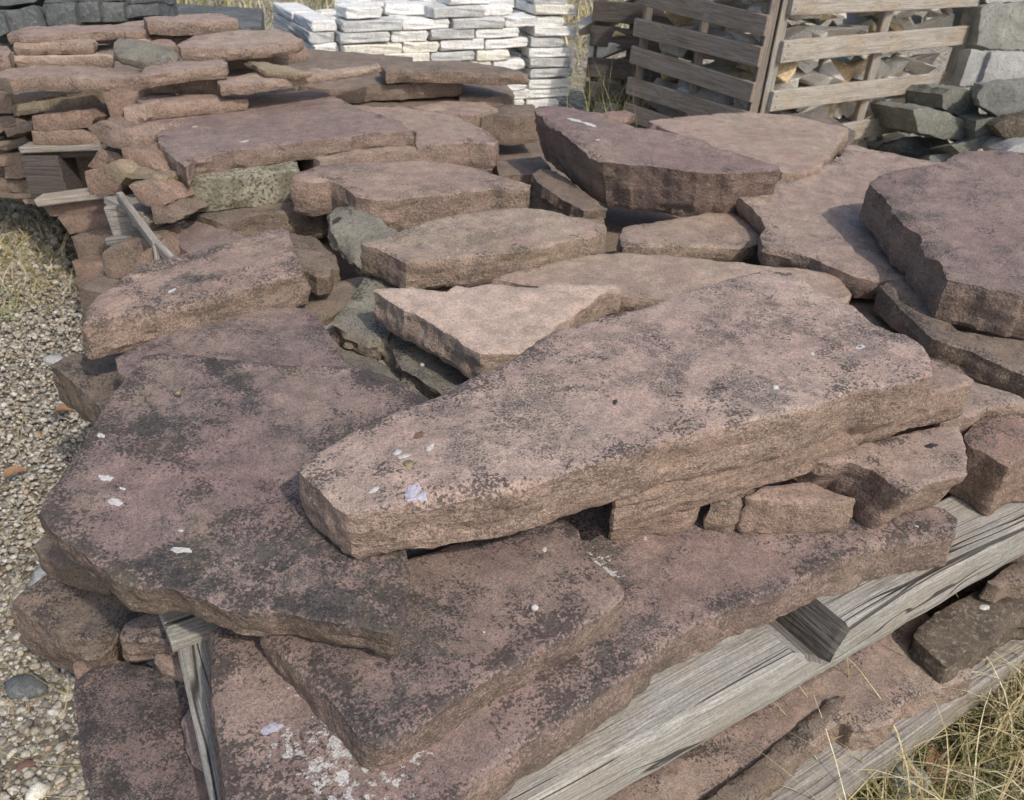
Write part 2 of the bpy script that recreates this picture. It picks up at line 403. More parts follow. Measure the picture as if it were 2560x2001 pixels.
    rows = []; sh = np.array([np.dot([shift[0], shift[1], 0], e1), np.dot([shift[0], shift[1], 0], e2)])
    for kk in range(1, K + 1):
        w = kk / K; depth = zb * (1 - w) - t * w
        p = np.c_[B, depth]
        off = flare * t * w + rough * (fbm(p * np.array([24, 24, 40]) + o3, seed + 31, 4, .6)) * min(1, w * 4)
        off += rough * .38 * np.tanh(6 * noise(p * np.array([17, 17, 26]) + o3 * 1.1, seed + 41)) * min(1, w * 5) + rough * .28 * np.tanh(6 * noise(p * np.array([34, 34, 60]) + o3 * 1.7, seed + 43))
        off += rough * .55 * noise(p * np.array([10, 10, 160]) + o3, seed + 33) + rough * .3 * noise(p * 120 + o3, seed + 34)
        off += .0015 * math.sin(w * math.pi)
        if kk == K: off -= min(.004, t * .1)
        if kk == K: depth = depth + .002 * noise(p * 40, seed)
        rows.append(np.c_[B + N * off[:, None] + sh * w, depth])
    verts = np.r_[np.c_[allp, zt]] ; n0 = len(verts)
    verts = np.r_[verts, np.concatenate(rows)]
    faces = list(tris)
    prev = list(range(nb))
    for kk in range(K):
        cur = [n0 + kk * nb + i for i in range(nb)]
        for i in range(nb):
            j = (i + 1) % nb; faces.append((prev[i], cur[i], cur[j], prev[j]))
        prev = cur
    faces.append(tuple(reversed(prev)))
    # origin at the base of the stone
    verts = verts + np.array([0, 0, t])
    me = bpy.data.meshes.new(name); me.from_pydata(verts.tolist(), [], faces); me.update()
    ta = np.zeros(len(verts)); ta[:n0] = topa * np.clip(.55 + alld / .010, 0, 1); ta[n0:n0 + nb] = .25 * topa
    ea = np.full(len(verts), .0); ea[:n0] = alld
    cr_ = np.zeros(len(verts))
    for tl_, cx_, cy_, r_ in crust:
        pw_ = on_plane(ray(tl_, cx_, cy_), c, nrm) - c; lc = np.array([pw_ @ e1, pw_ @ e2])
        cr_[:n0] = np.maximum(cr_[:n0], np.exp(-((allp - lc) ** 2).sum(1) / (r_ * r_)))
    for nm, arr in (('top', ta), ('edge', ea), ('crust', cr_)):
        at = me.attributes.new(nm, 'FLOAT', 'POINT'); at.data.foreach_set('value', arr.astype(np.float32))
    me.shade_smooth(); me.set_sharp_from_angle(angle=rad(32)); me.materials.append(M[mat])
    o = bpy.data.objects.new(name, me)
    base = c - nrm * t
    o.matrix_world = Matrix(((e1[0], e2[0], nrm[0], base[0]), (e1[1], e2[1], nrm[1], base[1]), (e1[2], e2[2], nrm[2], base[2]), (0, 0, 0, 1)))
    link(o)
    if mat == 'stone':
        a, b = TINT[tint]; j = 1 + rng.uniform(-.07, .07)
        o['tint'] = [x * j for x in a]; o['tint2'] = [x * j for x in b]
        o['lichen'] = float(lichen); o['moss'] = float(moss); o['white'] = float(white)
    if label: tag(o, label, cat, group)
    o_info[o.name] = (c, nrm, e1, e2, t)
    return o
o_info = {}

def blotch(parent, tile, x, y, r, mat='chalk', name='bird_dropping', asp=1.0, ang=0., hole=0., seed=0, hgt=.0007):
    """thin raised crust lying on the parent's face"""
    c, nrm, e1, e2, t = o_info[parent.name]
    p = on_plane(ray(tile, x, y), c, nrm); loc = np.array([np.dot(p - c, e1), np.dot(p - c, e2)])
    rng = np.random.default_rng(int(x * 3 + y * 7) + seed); n = 18
    # height of the stone surface there
    me = parent.data; co = np.empty(len(me.vertices) * 3, np.float32); me.vertices.foreach_get('co', co); co = co.reshape(-1, 3)
    near = co[:, 2] > t - .03
    cc = co[near]
    def hz(q): return cc[np.argmin(((cc[:, :2] - q) ** 2).sum(1)), 2]
    vs_ = []; ca, sa = math.cos(ang), math.sin(ang)
    ring = []
    for rr, zz in ((1.0, .0004), (.8, hgt), (.0 if not hole else hole, hgt * .8)):
        lay = []
        for i in range(n):
            a = 2 * math.pi * i / n
            rad_ = .62 * r * rr * (1 + .38 * math.sin(a * 2 + seed) * rng.uniform(.4, 1) + rng.uniform(-.22, .22))
            dx, dy = rad_ * math.cos(a) * asp, rad_ * math.sin(a)
            q = loc + np.array([dx * ca - dy * sa, dx * sa + dy * ca])
            lay.append(len(vs_)); vs_.append((q[0], q[1], hz(q) + zz))
        ring.append(lay)
    fs = []
    for a, b in zip(ring, ring[1:]):
        for i in range(n): j = (i + 1) % n; fs.append((a[i], a[j], b[j], b[i]))
    return mesh_obj(name, vs_, fs, M[mat], parent, True)

# ---------------------------------------------------------------- boards
def box(name, size, mat, loc=(0, 0, 0), rot=None, parent=None, bev=.003, jit=0., seed=0, rotz=0.):
    """bevelled, slightly uneven timber; length along local x, origin at its middle"""
    rng = random.Random(seed)
    lx, ly, lz = [s / 2 for s in size]; nseg = max(2, min(14, int(size[0] / .08)))
    sec = [(-ly + bev, -lz), (ly - bev, -lz), (ly, -lz + bev), (ly, lz - bev), (ly - bev, lz), (-ly + bev, lz), (-ly, lz - bev), (-ly, -lz + bev)]
    v = []; f = []
    xs = [-lx, -lx + bev] + [-lx + 2 * lx * i / nseg for i in range(1, nseg)] + [lx - bev, lx]
    for k, x in enumerate(xs):
        sc = .94 if k in (0, len(xs) - 1) else 1
        jy, jz = rng.uniform(-jit, jit), rng.uniform(-jit, jit)
        for y, z in sec: v.append((x, y * sc + jy + rng.uniform(-jit, jit) * .5, z * sc + jz + rng.uniform(-jit, jit) * .5))
    for k in range(len(xs) - 1):
        for i in range(8): j = (i + 1) % 8; f.append((k * 8 + i, k * 8 + j, k * 8 + 8 + j, k * 8 + 8 + i))
    f.append(tuple(reversed(range(8)))); f.append(tuple(range((len(xs) - 1) * 8, len(xs) * 8)))
    f = [tuple(reversed(q)) for q in f]
    o = mesh_obj(name, v, f, M[mat], parent)
    if rot is not None: o.matrix_basis = Matrix.Translation(loc) @ rot.to_4x4()
    else: o.matrix_basis = Matrix.Translation(loc) @ Matrix.Rotation(rotz, 4, 'Z')
    return o
def empty(name, loc, rotz=0.):
    o = bpy.data.objects.new(name, None); o.empty_display_size = .1; COL.objects.link(o)
    o.location = loc; o.rotation_euler = (0, 0, rotz); bpy.context.view_layer.update(); return o

# ---------------------------------------------------------------- ground
def ground():
    n = 90; v = []; f = []
    xs = np.concatenate([np.linspace(-60, -3.2, 14), np.linspace(-3, 4, 70), np.linspace(4.4, 60, 14)])
    ys = np.concatenate([np.linspace(-20, -.3, 8), np.linspace(0, 7, 70), np.linspace(7.5, 140, 20)])
    X, Y = np.meshgrid(xs, ys); p = np.stack([X.ravel(), Y.ravel(), np.zeros(X.size)], 1)
    p[:, 2] = .012 * fbm(p * 2.2, 4, 3) - .012
    w = len(xs)
    for j in range(len(ys) - 1):
        for i in range(w - 1): a = j * w + i; f.append((a, a + 1, a + w + 1, a + w))
    o = mesh_obj('ground', p.tolist(), f, M['soil'], None, True); o['kind'] = 'structure'
ground()

# ---------------------------------------------------------------- main pile: upper layer, front
bench = slab('Z', [(632, 1000), (690, 960), (760, 915), (830, 878), (935, 842), (1000, 806), (1090, 768), (1190, 702), (1280, 674), (1400, 650), (1480, 616),
    (1570, 591), (1640, 574), (1690, 582), (1750, 615), (1820, 648), (1870, 690), (1950, 720), (1984, 762), (1990, 800), (1930, 822), (1838, 830), (1760, 858),
    (1680, 885), (1590, 905), (1500, 928), (1416, 945), (1330, 975), (1240, 1000), (1150, 1030), (1060, 1052), (960, 1062), (880, 1078), (800, 1092), (742, 1096), (690, 1060), (655, 1030)],
    .622, .074, (.045, .0), 'pale', .43, .04, .0, 'long thick pinkish slab lying across the front of the pile, on top of all others', chip=.2, flare=-.1, rough=.003, und=.004)
P2 = slab('D', [(860, 585), (1000, 555), (1100, 560), (1300, 590), (1600, 612), (1900, 632), (2184, 645), (2350, 690), (2500, 745), (2610, 850), (2640, 960), (2560, 1100), (2500, 1300), (2480, 1500),
    (2470, 1690), (2470, 1850), (2474, 2010), (2440, 2230), (2380, 2270), (2160, 2215), (1930, 2170), (1700, 2140), (1540, 2135), (1370, 2125), (1280, 2070), (1140, 2025), (980, 1985), (880, 2000),
    (770, 1960), (670, 1900), (570, 1830), (430, 1720), (310, 1640), (262, 1560), (250, 1490), (290, 1430), (430, 1180), (560, 990), (640, 870), (760, 720)],
    .535, .05, (0, .0), 'mauve', .88, .28, .0, 'broad dark purple-grey slab with black lichen, overhanging the left front corner', chip=.18, flare=-.25, rough=.0035)
P1 = slab('H', [(-371, 665), (-250, 790), (-120, 905), (0, 1025), (100, 1130), (180, 1240), (270, 1330), (350, 1365), (480, 1330), (560, 1290), (700, 1190), (800, 1112), (950, 1022), (1100, 932),
    (1300, 812), (1500, 700), (1650, 605), (1780, 530), (1845, 465), (1840, 420), (1770, 330), (1660, 250), (1600, 170), (1560, 60), (1450, -20), (1100, 60), (600, 200), (100, 400)],
    .478, .05, (0, 0), 'mauve', .62, 0, 0, 'flat pink slab with black specks and a square near corner, second layer at the front', chip=.1)
P0 = slab('Z', [(457, 1335), (452, 1420), (458, 1500), (470, 1600), (488, 1730), (700, 1745), (940, 1731), (985, 1700), (1045, 1640), (1130, 1580), (1240, 1505), (1330, 1445), (1416, 1365), (1560, 1295), (1700, 1235), (1850, 1180),
    (1960, 1150), (2040, 1140), (2046, 1105), (2020, 1085), (1900, 1060), (1600, 1040), (1300, 1060), (900, 1180), (600, 1270)],
    .432, .062, (0, 0), 'mauve', .8, 0, .2, 'long low slab on the grey beam, with white crusts and orange-brown front edge', flare=.05, chip=.05,
    crust=[('G', 1810, 1060, .03), ('G', 1720, 1260, .025), ('G', 1770, 1370, .03), ('G', 1900, 1300, .03), ('G', 2040, 1400, .035), ('G', 1950, 1510, .04), ('G', 2110, 1530, .05), ('G', 2080, 1640, .05), ('G', 2300, 1600, .04), ('H', 1950, 40, .035), ('H', 1740, 330, .018), ('H', 1690, 270, .018), ('H', 540, 1450, .02), ('H', 650, 1390, .02)])
P3 = slab('F', [(1640, 725), (1770, 775), (1885, 845), (1868, 872), (1560, 945), (1300, 1045), (1100, 1135), (800, 1245), (500, 1335), (250, 1405), (0, 1470), (-290, 1540), (-250, 1300), (300, 900), (800, 760), (1400, 680)],
    .560, .062, (.045, 0), 'pink', .22, .05, 0, 'thin pink slab sandwiched directly under the long top slab', rough=.0035, chip=.1)
P4 = slab('F', [(850, 1300), (1060, 1275), (1300, 1215), (1790, 1105), (1815, 1200), (1835, 1330), (1842, 1420), (1740, 1450), (1600, 1490), (1490, 1545), (1400, 1490), (1270, 1400), (1130, 1345), (1010, 1365)],
    .520, .092, (.02, 0), 'rose', .3, 0, 0, 'wedge-shaped pink rock with a dark pit, under the right end of the long slab', cat='stone block', rough=.0035, name='sandstone_block', shift=(-.02, .03))
P5 = slab('F', [(490, 1560), (620, 1490), (900, 1470), (1180, 1560), (1100, 1590), (1000, 1592), (760, 1585), (520, 1575)], .492, .062, (0, 0), 'pink', .1, 0, 0, 'small pale pink stone wedged in the gap beside the pitted rock', name='sandstone_rock', cat='stone')
P5b = slab('F', [(280, 1580), (400, 1540), (520, 1500), (600, 1530), (500, 1560), (420, 1600)], .485, .055, (0, 0), 'brown', .4, 0, 0, 'small dark stone chock in the gap under the long slab', name='sandstone_rock', cat='stone')
P5c = slab('E', [(1780, 1590), (1960, 1525), (2250, 1450), (2330, 1500), (2250, 1560), (2080, 1570), (1965, 1580), (1880, 1590)], .500, .068, (0, 0), 'pink', .15, 0, 0, 'small pink stone under the middle of the long slab, above white stain', name='sandstone_rock', cat='stone')
P6 = slab('F', [(1815, 1210), (1880, 1100), (1980, 1060), (2184, 1010), (2400, 1060), (2450, 1300), (2184, 1330), (2090, 1395), (1960, 1310), (1830, 1235)],
    .47, .10, (.02, .05), 'red', .45, 0, 0, 'dark rough-broken block at the right edge, resting on the grey beam', name='sandstone_block', cat='stone block', rough=.0035)
P7 = slab('F', [(1700, 830), (1890, 860), (2100, 925), (2250, 1000), (2060, 1010), (1960, 1000), (1880, 1060), (1700, 1050)], .490, .055, (0, 0), 'rose', .2, 0, 0, 'stone tucked in the dark gap at right, under the ridged slab', name='sandstone_rock', cat='stone')
M16 = slab('D', [(700, 590), (760, 560), (870, 500), (1000, 430), (1100, 360), (1300, 320), (1600, 295), (1870, 285), (1920, 340), (1990, 430), (2080, 540), (2105, 650), (2000, 800), (1500, 850), (900, 800), (720, 680)],
    .487, .055, (0, 0), 'mauve', .5, 0, 0, 'purple-grey slab partly covered by the broad dark slab at left', rough=.0035)
M17 = slab('D', [(300, 640), (400, 590), (560, 540), (800, 560), (900, 700), (800, 900), (620, 930), (560, 840), (430, 730)], .40, .075, (0, 0), 'brown', .5, .3, 0, 'mossy brown stone peeking out left, below the lichen-banded slab', cat='stone block', name='sandstone_block', rough=.0035)
M15 = slab('D', [(475, 400), (530, 300), (610, 220), (740, 110), (900, 10), (1050, -20), (1250, -70), (1450, -125), (1600, -182), (1700, -207), (1755, -177), (1770, -60), (1850, 70), (1700, 112), (1500, 170), (1200, 240), (1000, 285), (700, 340)],
    .535, .065, (.0, .02), 'pink', .58, 0, 0, 'oblong pink slab with streaky black lichen at the left edge of the pile', flare=.12, rough=.005, chip=.12)
M1 = slab('E', [(320, 312), (400, 295), (510, 290), (560, 282), (700, 300), (770, 306), (830, 268), (900, 280), (1000, 265), (1100, 268), (1200, 290), (1320, 296), (1400, 265), (1600, 270), (1720, 265), (1790, 258), (1835, 288),
    (1740, 312), (1600, 415), (1450, 525), (1380, 585), (1300, 652), (1250, 692), (1100, 690), (970, 694), (900, 655), (800, 585), (640, 485), (500, 415), (400, 370)],
    .52, .062, (0, 0), 'beige', 0.0, .03, .03, 'clean beige three-cornered slab in the middle of the pile', rough=.0035, chip=.05, und=.002, wob=.004)
M2 = slab('B', [(245, 1470), (330, 1440), (450, 1420), (550, 1372), (700, 1332), (900, 1300), (1100, 1272), (1250, 1262), (1400, 1285), (1500, 1312), (1620, 1322), (1720, 1352), (1738, 1385), (1680, 1420), (1500, 1465), (1350, 1500), (1000, 1540), (800, 1562), (520, 1592), (420, 1545), (330, 1500)],
    .535, .068, (0, .03), 'tan', .34, .45, .04, 'greenish-grey slab with a pink front edge, above the beige three-cornered slab', rough=.0035, chip=.2)
M3 = slab('Z', [(1048, 592), (1120, 572), (1235, 542), (1330, 540), (1560, 558), (1700, 570), (1785, 580), (1818, 628), (1780, 690), (1600, 660), (1500, 640), (1330, 631), (1180, 616)],
    .497, .055, (0, 0), 'tan', .10, .55, .0, 'long pale tan slab with a green patch, behind the long top slab', rough=.0035)
M18 = slab('E', [(60, 510), (130, 420), (230, 290), (320, 175), (600, 190), (820, 245), (800, 320), (560, 400), (430, 520), (420, 620), (300, 612), (160, 560)], .44, .055, (0, .12), 'grey', .35, .35, 0, 'dark grey-green rock left of the beige slab', name='sandstone_rock', cat='stone', rough=.01, chip=.22)
M19 = slab('E', [(415, 570), (560, 590), (960, 800), (1050, 850), (900, 900), (760, 960), (700, 900), (610, 850), (500, 790), (440, 700)], .425, .06, (0, 0), 'grey', .4, .1, 0, 'grey-brown rock with a snail shell, below the beige slab', name='sandstone_rock', cat='stone', rough=.01, chip=.22)
M20 = slab('B', [(60, 1300), (100, 1262), (200, 1240), (300, 1290), (460, 1380), (480, 1450), (330, 1500), (250, 1520), (235, 1600), (180, 1550), (110, 1470), (62, 1400)], .475, .05, (.1, .35), 'grey', .25, 0, .1, 'pale grey rock with a black patch, leaning behind the greenish slab', name='sandstone_rock', cat='stone', rough=.01, chip=.22)
M24 = slab('A', [(1755, 1490), (1850, 1470), (1980, 1550), (2012, 1620), (2000, 1670), (1920, 1680), (1840, 1640), (1770, 1560)], .48, .05, (0, .1), 'brown', .35, 0, 0, 'rounded brown rock at the right end of the streaky pink slab', name='sandstone_rock', cat='stone', round_=.007)
M25 = slab('A', [(1740, 1400), (1900, 1420), (2030, 1540), (2060, 1640), (1960, 1660), (1780, 1560)], .42, .05, (0, 0), 'brown', .3, 0, 0, 'dim brown slab deep in the gap behind the rounded rock', rough=.0035)
M26 = slab('D', [(1850, 280), (1930, 190), (2060, 130), (2200, 100), (2280, 140), (2160, 230), (2020, 330), (1940, 370)], .41, .045, (0, .05), 'brown', .1, .7, 0, 'narrow mossy slab in the gap left of the grey-green rock', rough=.0035)
M27 = slab('E', [(80, 640), (260, 660), (420, 760), (520, 850), (420, 880), (200, 800), (60, 740)], .395, .045, (0, 0), 'grey', .3, .25, 0, 'flat grey stone deep in the gap before the grey-green rock', name='sandstone_rock', cat='stone')

# ---------------------------------------------------------------- main pile: right side
M13 = slab('C', [(1250, 1112), (1290, 1068), (1380, 1040), (1470, 1020), (1590, 1000), (1690, 975), (1750, 930), (1800, 902), (1900, 900), (2100, 918), (2300, 950), (2600, 1010), (2900, 1150), (2950, 1500), (2800, 1800),
    (2500, 1820), (2184, 1785), (2000, 1750), (1850, 1712), (1730, 1690), (1715, 1640), (1640, 1575), (1590, 1520), (1565, 1470), (1540, 1425), (1450, 1370), (1380, 1290), (1330, 1195)],
    .625, .09, (.10, .10), 'mauve', .45, .03, 0, 'tilted purple slab with a ragged dark left edge, at the right frame edge', rough=.0035, wob=.005, chip=.25, flare=.1)
M14 = slab('F', [(1308, 288), (1345, 262), (1430, 240), (1540, 270), (1660, 420), (1780, 540), (2060, 590), (2300, 600), (2450, 750), (2300, 850), (2184, 810), (2000, 730), (1850, 672), (1700, 630), (1625, 595), (1560, 512), (1460, 420), (1380, 350)],
    .50, .055, (.0, .05), 'brown', .4, 0, .0, 'ridged brown slab squeezed under the tilted purple slab', rough=.0035)
M12 = slab('C', [(445, 1178), (560, 1132), (700, 1092), (860, 1050), (1000, 1000), (1080, 940), (1110, 880), (1160, 868), (1250, 900), (1400, 930), (1540, 960), (1750, 985), (1850, 1200), (1750, 1560), (1500, 1690), (1300, 1692), (1200, 1688), (1080, 1652), (1000, 1618), (900, 1568), (750, 1526), (600, 1496), (585, 1440), (612, 1370), (590, 1312), (520, 1242)],
    .52, .055, (.0, .03), 'rose', .3, .03, 0, 'large grey-pink slab with a cast shadow, left of the tilted purple slab', rough=.0035, chip=.2, flare=-.15)
M10 = slab('B', [(1300, 668), (1340, 636), (1500, 638), (1700, 680), (1790, 730), (1920, 775), (2090, 800), (2290, 830), (2490, 905), (2650, 955), (2797, 1005), (2785, 1022), (2650, 1040), (2500, 1048), (2290, 1040), (2100, 1012), (1900, 986), (1760, 974), (1695, 965), (1600, 920), (1500, 845), (1400, 755), (1320, 692)],
    .60, .14, (.02, .10), 'mauve', .28, 0, .02, 'thick chunky block with a dark left face, top centre of the pile', name='sandstone_block', cat='stone block', rough=.0035, flare=-.1, shift=(.02, .02), wob=.005, und=.005)
M11 = slab('C', [(-100, 735), (100, 702), (300, 686), (600, 682), (750, 690), (900, 720), (1060, 760), (1122, 775), (1110, 802), (1050, 882), (980, 972), (955, 1015), (860, 1052), (720, 1050), (500, 1000), (300, 900), (100, 820)],
    .545, .05, (0, .0), 'tan', .08, .22, 0, 'smooth beige-tan slab behind the thick chunky block, below the crate', rough=.004, wob=.004, und=.002, step=.0015)
M11b = slab('C', [(700, 690), (900, 680), (1040, 715), (1165, 790), (1150, 830), (1060, 860), (900, 860), (700, 800)], .49, .05, (0, 0), 'brown', .5, 0, 0, 'dark-edged slab just behind and under the smooth beige slab')
M11c = slab('B', [(1700, 680), (1760, 668), (1850, 668), (1915, 690), (1850, 715), (1720, 705)], .53, .03, (0, 0), 'red', .2, 0, 0, 'thin reddish sliver behind the thick chunky block', name='sandstone_rock', cat='stone')
M21 = slab('C', [(-270, 1430), (-240, 1380), (0, 1340), (300, 1280), (480, 1290), (600, 1440), (560, 1480), (400, 1500), (200, 1492), (0, 1492), (-250, 1490)], .47, .04, (0, 0), 'tan', .25, .45, 0, 'shaded tan slab lying under the thick chunky block', rough=.0035)
M22 = slab('B', [(1288, 1050), (1340, 1015), (1420, 1030), (1620, 1150), (1750, 1270), (1600, 1270), (1420, 1170), (1320, 1110)], .485, .075, (0, 0), 'brown', .2, .1, 0, 'brown rock propping the thick chunky block', name='sandstone_rock', cat='stone', round_=.007, rough=.01)
M23 = slab('B', [(1060, 980), (1340, 950), (1400, 1010), (1320, 1060), (1090, 1070)], .44, .05, (0, 0), 'brown', .2, 0, 0, 'dim slab edge in the dark gap left of the thick block')

# ---------------------------------------------------------------- main pile: back and upper left
M5 = slab('A', [(850, 690), (880, 645), (1000, 622), (1300, 602), (1600, 578), (1800, 552), (1940, 545), (2010, 572), (2140, 640), (2290, 690), (2420, 740), (2500, 790), (2535, 800), (2525, 790), (2340, 796), (2184, 814), (1900, 852), (1600, 890), (1350, 922), (1180, 952), (1130, 1000), (1060, 960), (1000, 900), (950, 830), (945, 780), (885, 768), (862, 730)],
    .565, .048, (0, 0), 'mauve', .22, 0, .0, 'big smooth purple slab at upper left, resting on a granite block', rough=.004, wob=.005, und=.002, step=.0015, chip=.05)
M6 = slab('A', [(822, 770), (880, 870), (980, 1000), (1130, 1095), (1300, 1092), (1600, 1060), (1820, 1020), (1750, 800), (1200, 690)], .519, .078, (0, 0), label='speckled grey-green granite block under the big smooth purple slab', name='granite_block', cat='stone block', group=None, mat='granite', rough=.0035, round_=.006)
M7 = slab('A', [(965, 1190), (1000, 1165), (1150, 1090), (1700, 1060), (1950, 1110), (2060, 1230), (1950, 1265), (1700, 1290), (1500, 1315), (1330, 1340), (1230, 1310), (1100, 1250)], .44, .08, (0, 0), 'brown', .5, 0, 0, 'brown slab with a pink chipped end under the granite block', rough=.0035)
M8 = slab('B', [(200, 640), (500, 650), (700, 665), (820, 695), (930, 735), (1010, 785), (1078, 845), (1062, 868), (900, 860), (700, 882), (400, 925), (0, 975), (-180, 850)], .520, .075, (0, 0), 'rose', .25, 0, .05, 'pink-grey slab with a white-stained corner, jutting right from under the smooth slab', rough=.0035)
M4 = slab('B', [(-185, 1095), (-140, 1040), (0, 1000), (200, 985), (400, 975), (640, 968), (780, 980), (900, 1010), (1050, 1060), (1200, 1100), (1282, 1125), (1270, 1152), (1100, 1158), (900, 1168), (600, 1188), (300, 1215), (220, 1195), (150, 1135), (60, 1098), (-60, 1110)], .535, .085, (0, .03), 'pink', .38, .2, .18, 'pointed pink slab with black-white streaks, centre left of the pile', rough=.0035, chip=.3)
M9f = slab('B', [(-250, 575), (300, 545), (900, 560), (1020, 640), (500, 650), (-200, 640)], .505, .12, (0, 0), 'brown', .2, 0, 0, 'shaded slab in the dark gap behind the smooth purple slab')
M9a = slab('B', [(-130, 515), (-60, 470), (360, 430), (860, 425), (862, 492), (600, 505), (250, 524), (60, 540)], .565, .05, (0, 0), 'brown', .2, 0, 0, 'brown slab with a straight front edge behind the smooth purple slab', rough=.004)
M9b = slab('B', [(368, 400), (520, 372), (900, 366), (1120, 402), (1258, 450), (1000, 448), (700, 436), (400, 440)], .61, .035, (0, 0), 'brown', .25, 0, 0, 'thin brown slab topmost at the back, in front of the white bricks', rough=.005)
M9c = slab('B', [(820, 490), (1120, 495), (1165, 540), (1178, 585), (1000, 595), (850, 590)], .52, .05, (0, 0), 'brown', .2, 0, 0, 'short brown slab at the back under the thin topmost one')
M9d = slab('B', [(560, 660), (640, 632), (750, 612), (1000, 622), (1080, 655), (950, 700), (880, 700), (700, 680)], .515, .05, (0, 0), 'rose', .2, 0, 0, 'low pink slab behind the white-stained corner')
M9e = slab('B', [(890, 695), (990, 652), (1290, 630), (1340, 690), (1180, 708), (1050, 700), (980, 722)], .50, .095, (0, 0), 'brown', .45, 0, 0, 'dark block left of the thick chunky block, back row', name='sandstone_block', cat='stone block', rough=.0035)

# ---------------------------------------------------------------- main pile: left flank
def face(tile, pts, Y, yaw, depth, tint, label, lichen=.25, **k):
    k.setdefault('name', 'sandstone_block'); k.setdefault('cat', 'stone block'); k.setdefault('rough', .005); k.setdefault('round_', .005); k.setdefault('topa', .25); k.setdefault('group', 'stacked sandstone blocks')
    return slab(tile, pts, t=depth, front=(Y, yaw, .12), tint=tint, lichen=lichen, label=label, **k)
W1 = slab('A', [(965, 1405), (1040, 1340), (1200, 1320), (1400, 1380), (1500, 1440), (1400, 1520), (1150, 1535)], .42, .035, (0, 0), 'dusk', .2, label='flat shaded slab under the chipped brown slab, left flank')
face('A', [(610, 1540), (700, 1490), (850, 1450), (940, 1440), (990, 1560), (880, 1640), (800, 1690), (650, 1700), (620, 1640)], 1.80, -8, .2, 'brown', 'grey-brown block low on the left flank, beside the pallet strut', .3)
face('A', [(820, 1620), (860, 1540), (930, 1500), (1010, 1560), (1060, 1640), (840, 1650)], 1.72, 5, .2, 'red', 'small red block low on the left flank, under the pallet strut', .1)
face('A', [(770, 1130), (830, 1110), (960, 1180), (1010, 1240), (960, 1280), (860, 1250)], 1.86, -10, .2, 'red', 'red rock on the left flank below the yellow stone', .1)
face('A', [(910, 1260), (1000, 1270), (1100, 1330), (1040, 1360), (930, 1370)], 1.83, -5, .18, 'brown', 'small brown rock wedged right of the pallet end on the left flank', .3)
face('A', [(620, 1010), (690, 980), (770, 1060), (870, 1050), (1000, 1080), (990, 1130), (860, 1090), (760, 1080), (720, 1120), (650, 1090)], 1.97, -20, .15, 'ochre', 'yellowish stone with a rounded foot on the left flank', .05, cat='stone', name='sandstone_rock')
face('A', [(730, 900), (830, 920), (950, 1010), (1000, 1060), (860, 1045), (770, 1050)], 2.02, -20, .2, 'red', 'red stone just left of the granite block', .1)
face('A', [(505, 1040), (560, 1020), (680, 1070), (740, 1130), (740, 1180), (530, 1190)], 2.12, -10, .25, 'red', 'red block right of the pallet foot on the left flank', .1)
face('A', [(530, 1010), (590, 910), (700, 930), (760, 980), (640, 990), (620, 1040)], 2.16, -10, .25, 'red', 'reddish wedge above the red block beside the pallet foot', .15)
face('A', [(510, 770), (600, 740), (700, 790), (830, 830), (830, 890), (700, 900), (600, 860)], 2.16, -15, .25, 'brown', 'brown stepped rock left of the granite block, mid height', .2)
face('A', [(640, 790), (780, 770), (830, 840), (830, 915), (720, 905), (640, 890)], 2.12, -20, .25, 'rose', 'pinkish lump touching the top of the granite block', .2)
face('A', [(745, 650), (860, 640), (880, 720), (830, 790), (740, 770)], 2.25, -10, .2, 'beige', 'pale squarish stone at the left end of the smooth purple slab', .05)
face('A', [(620, 560), (830, 555), (870, 640), (745, 650), (735, 725), (670, 715)], 2.36, 0, .3, 'red', 'red upright block in shade under the front slab of the rear pile', .05)
slab('A', [(820, 600), (900, 575), (1300, 570), (1500, 590), (1200, 622), (900, 650)], .60, .035, (0, 0), 'pink', .1, label='thin pink slab between the rear pile and the smooth purple slab')

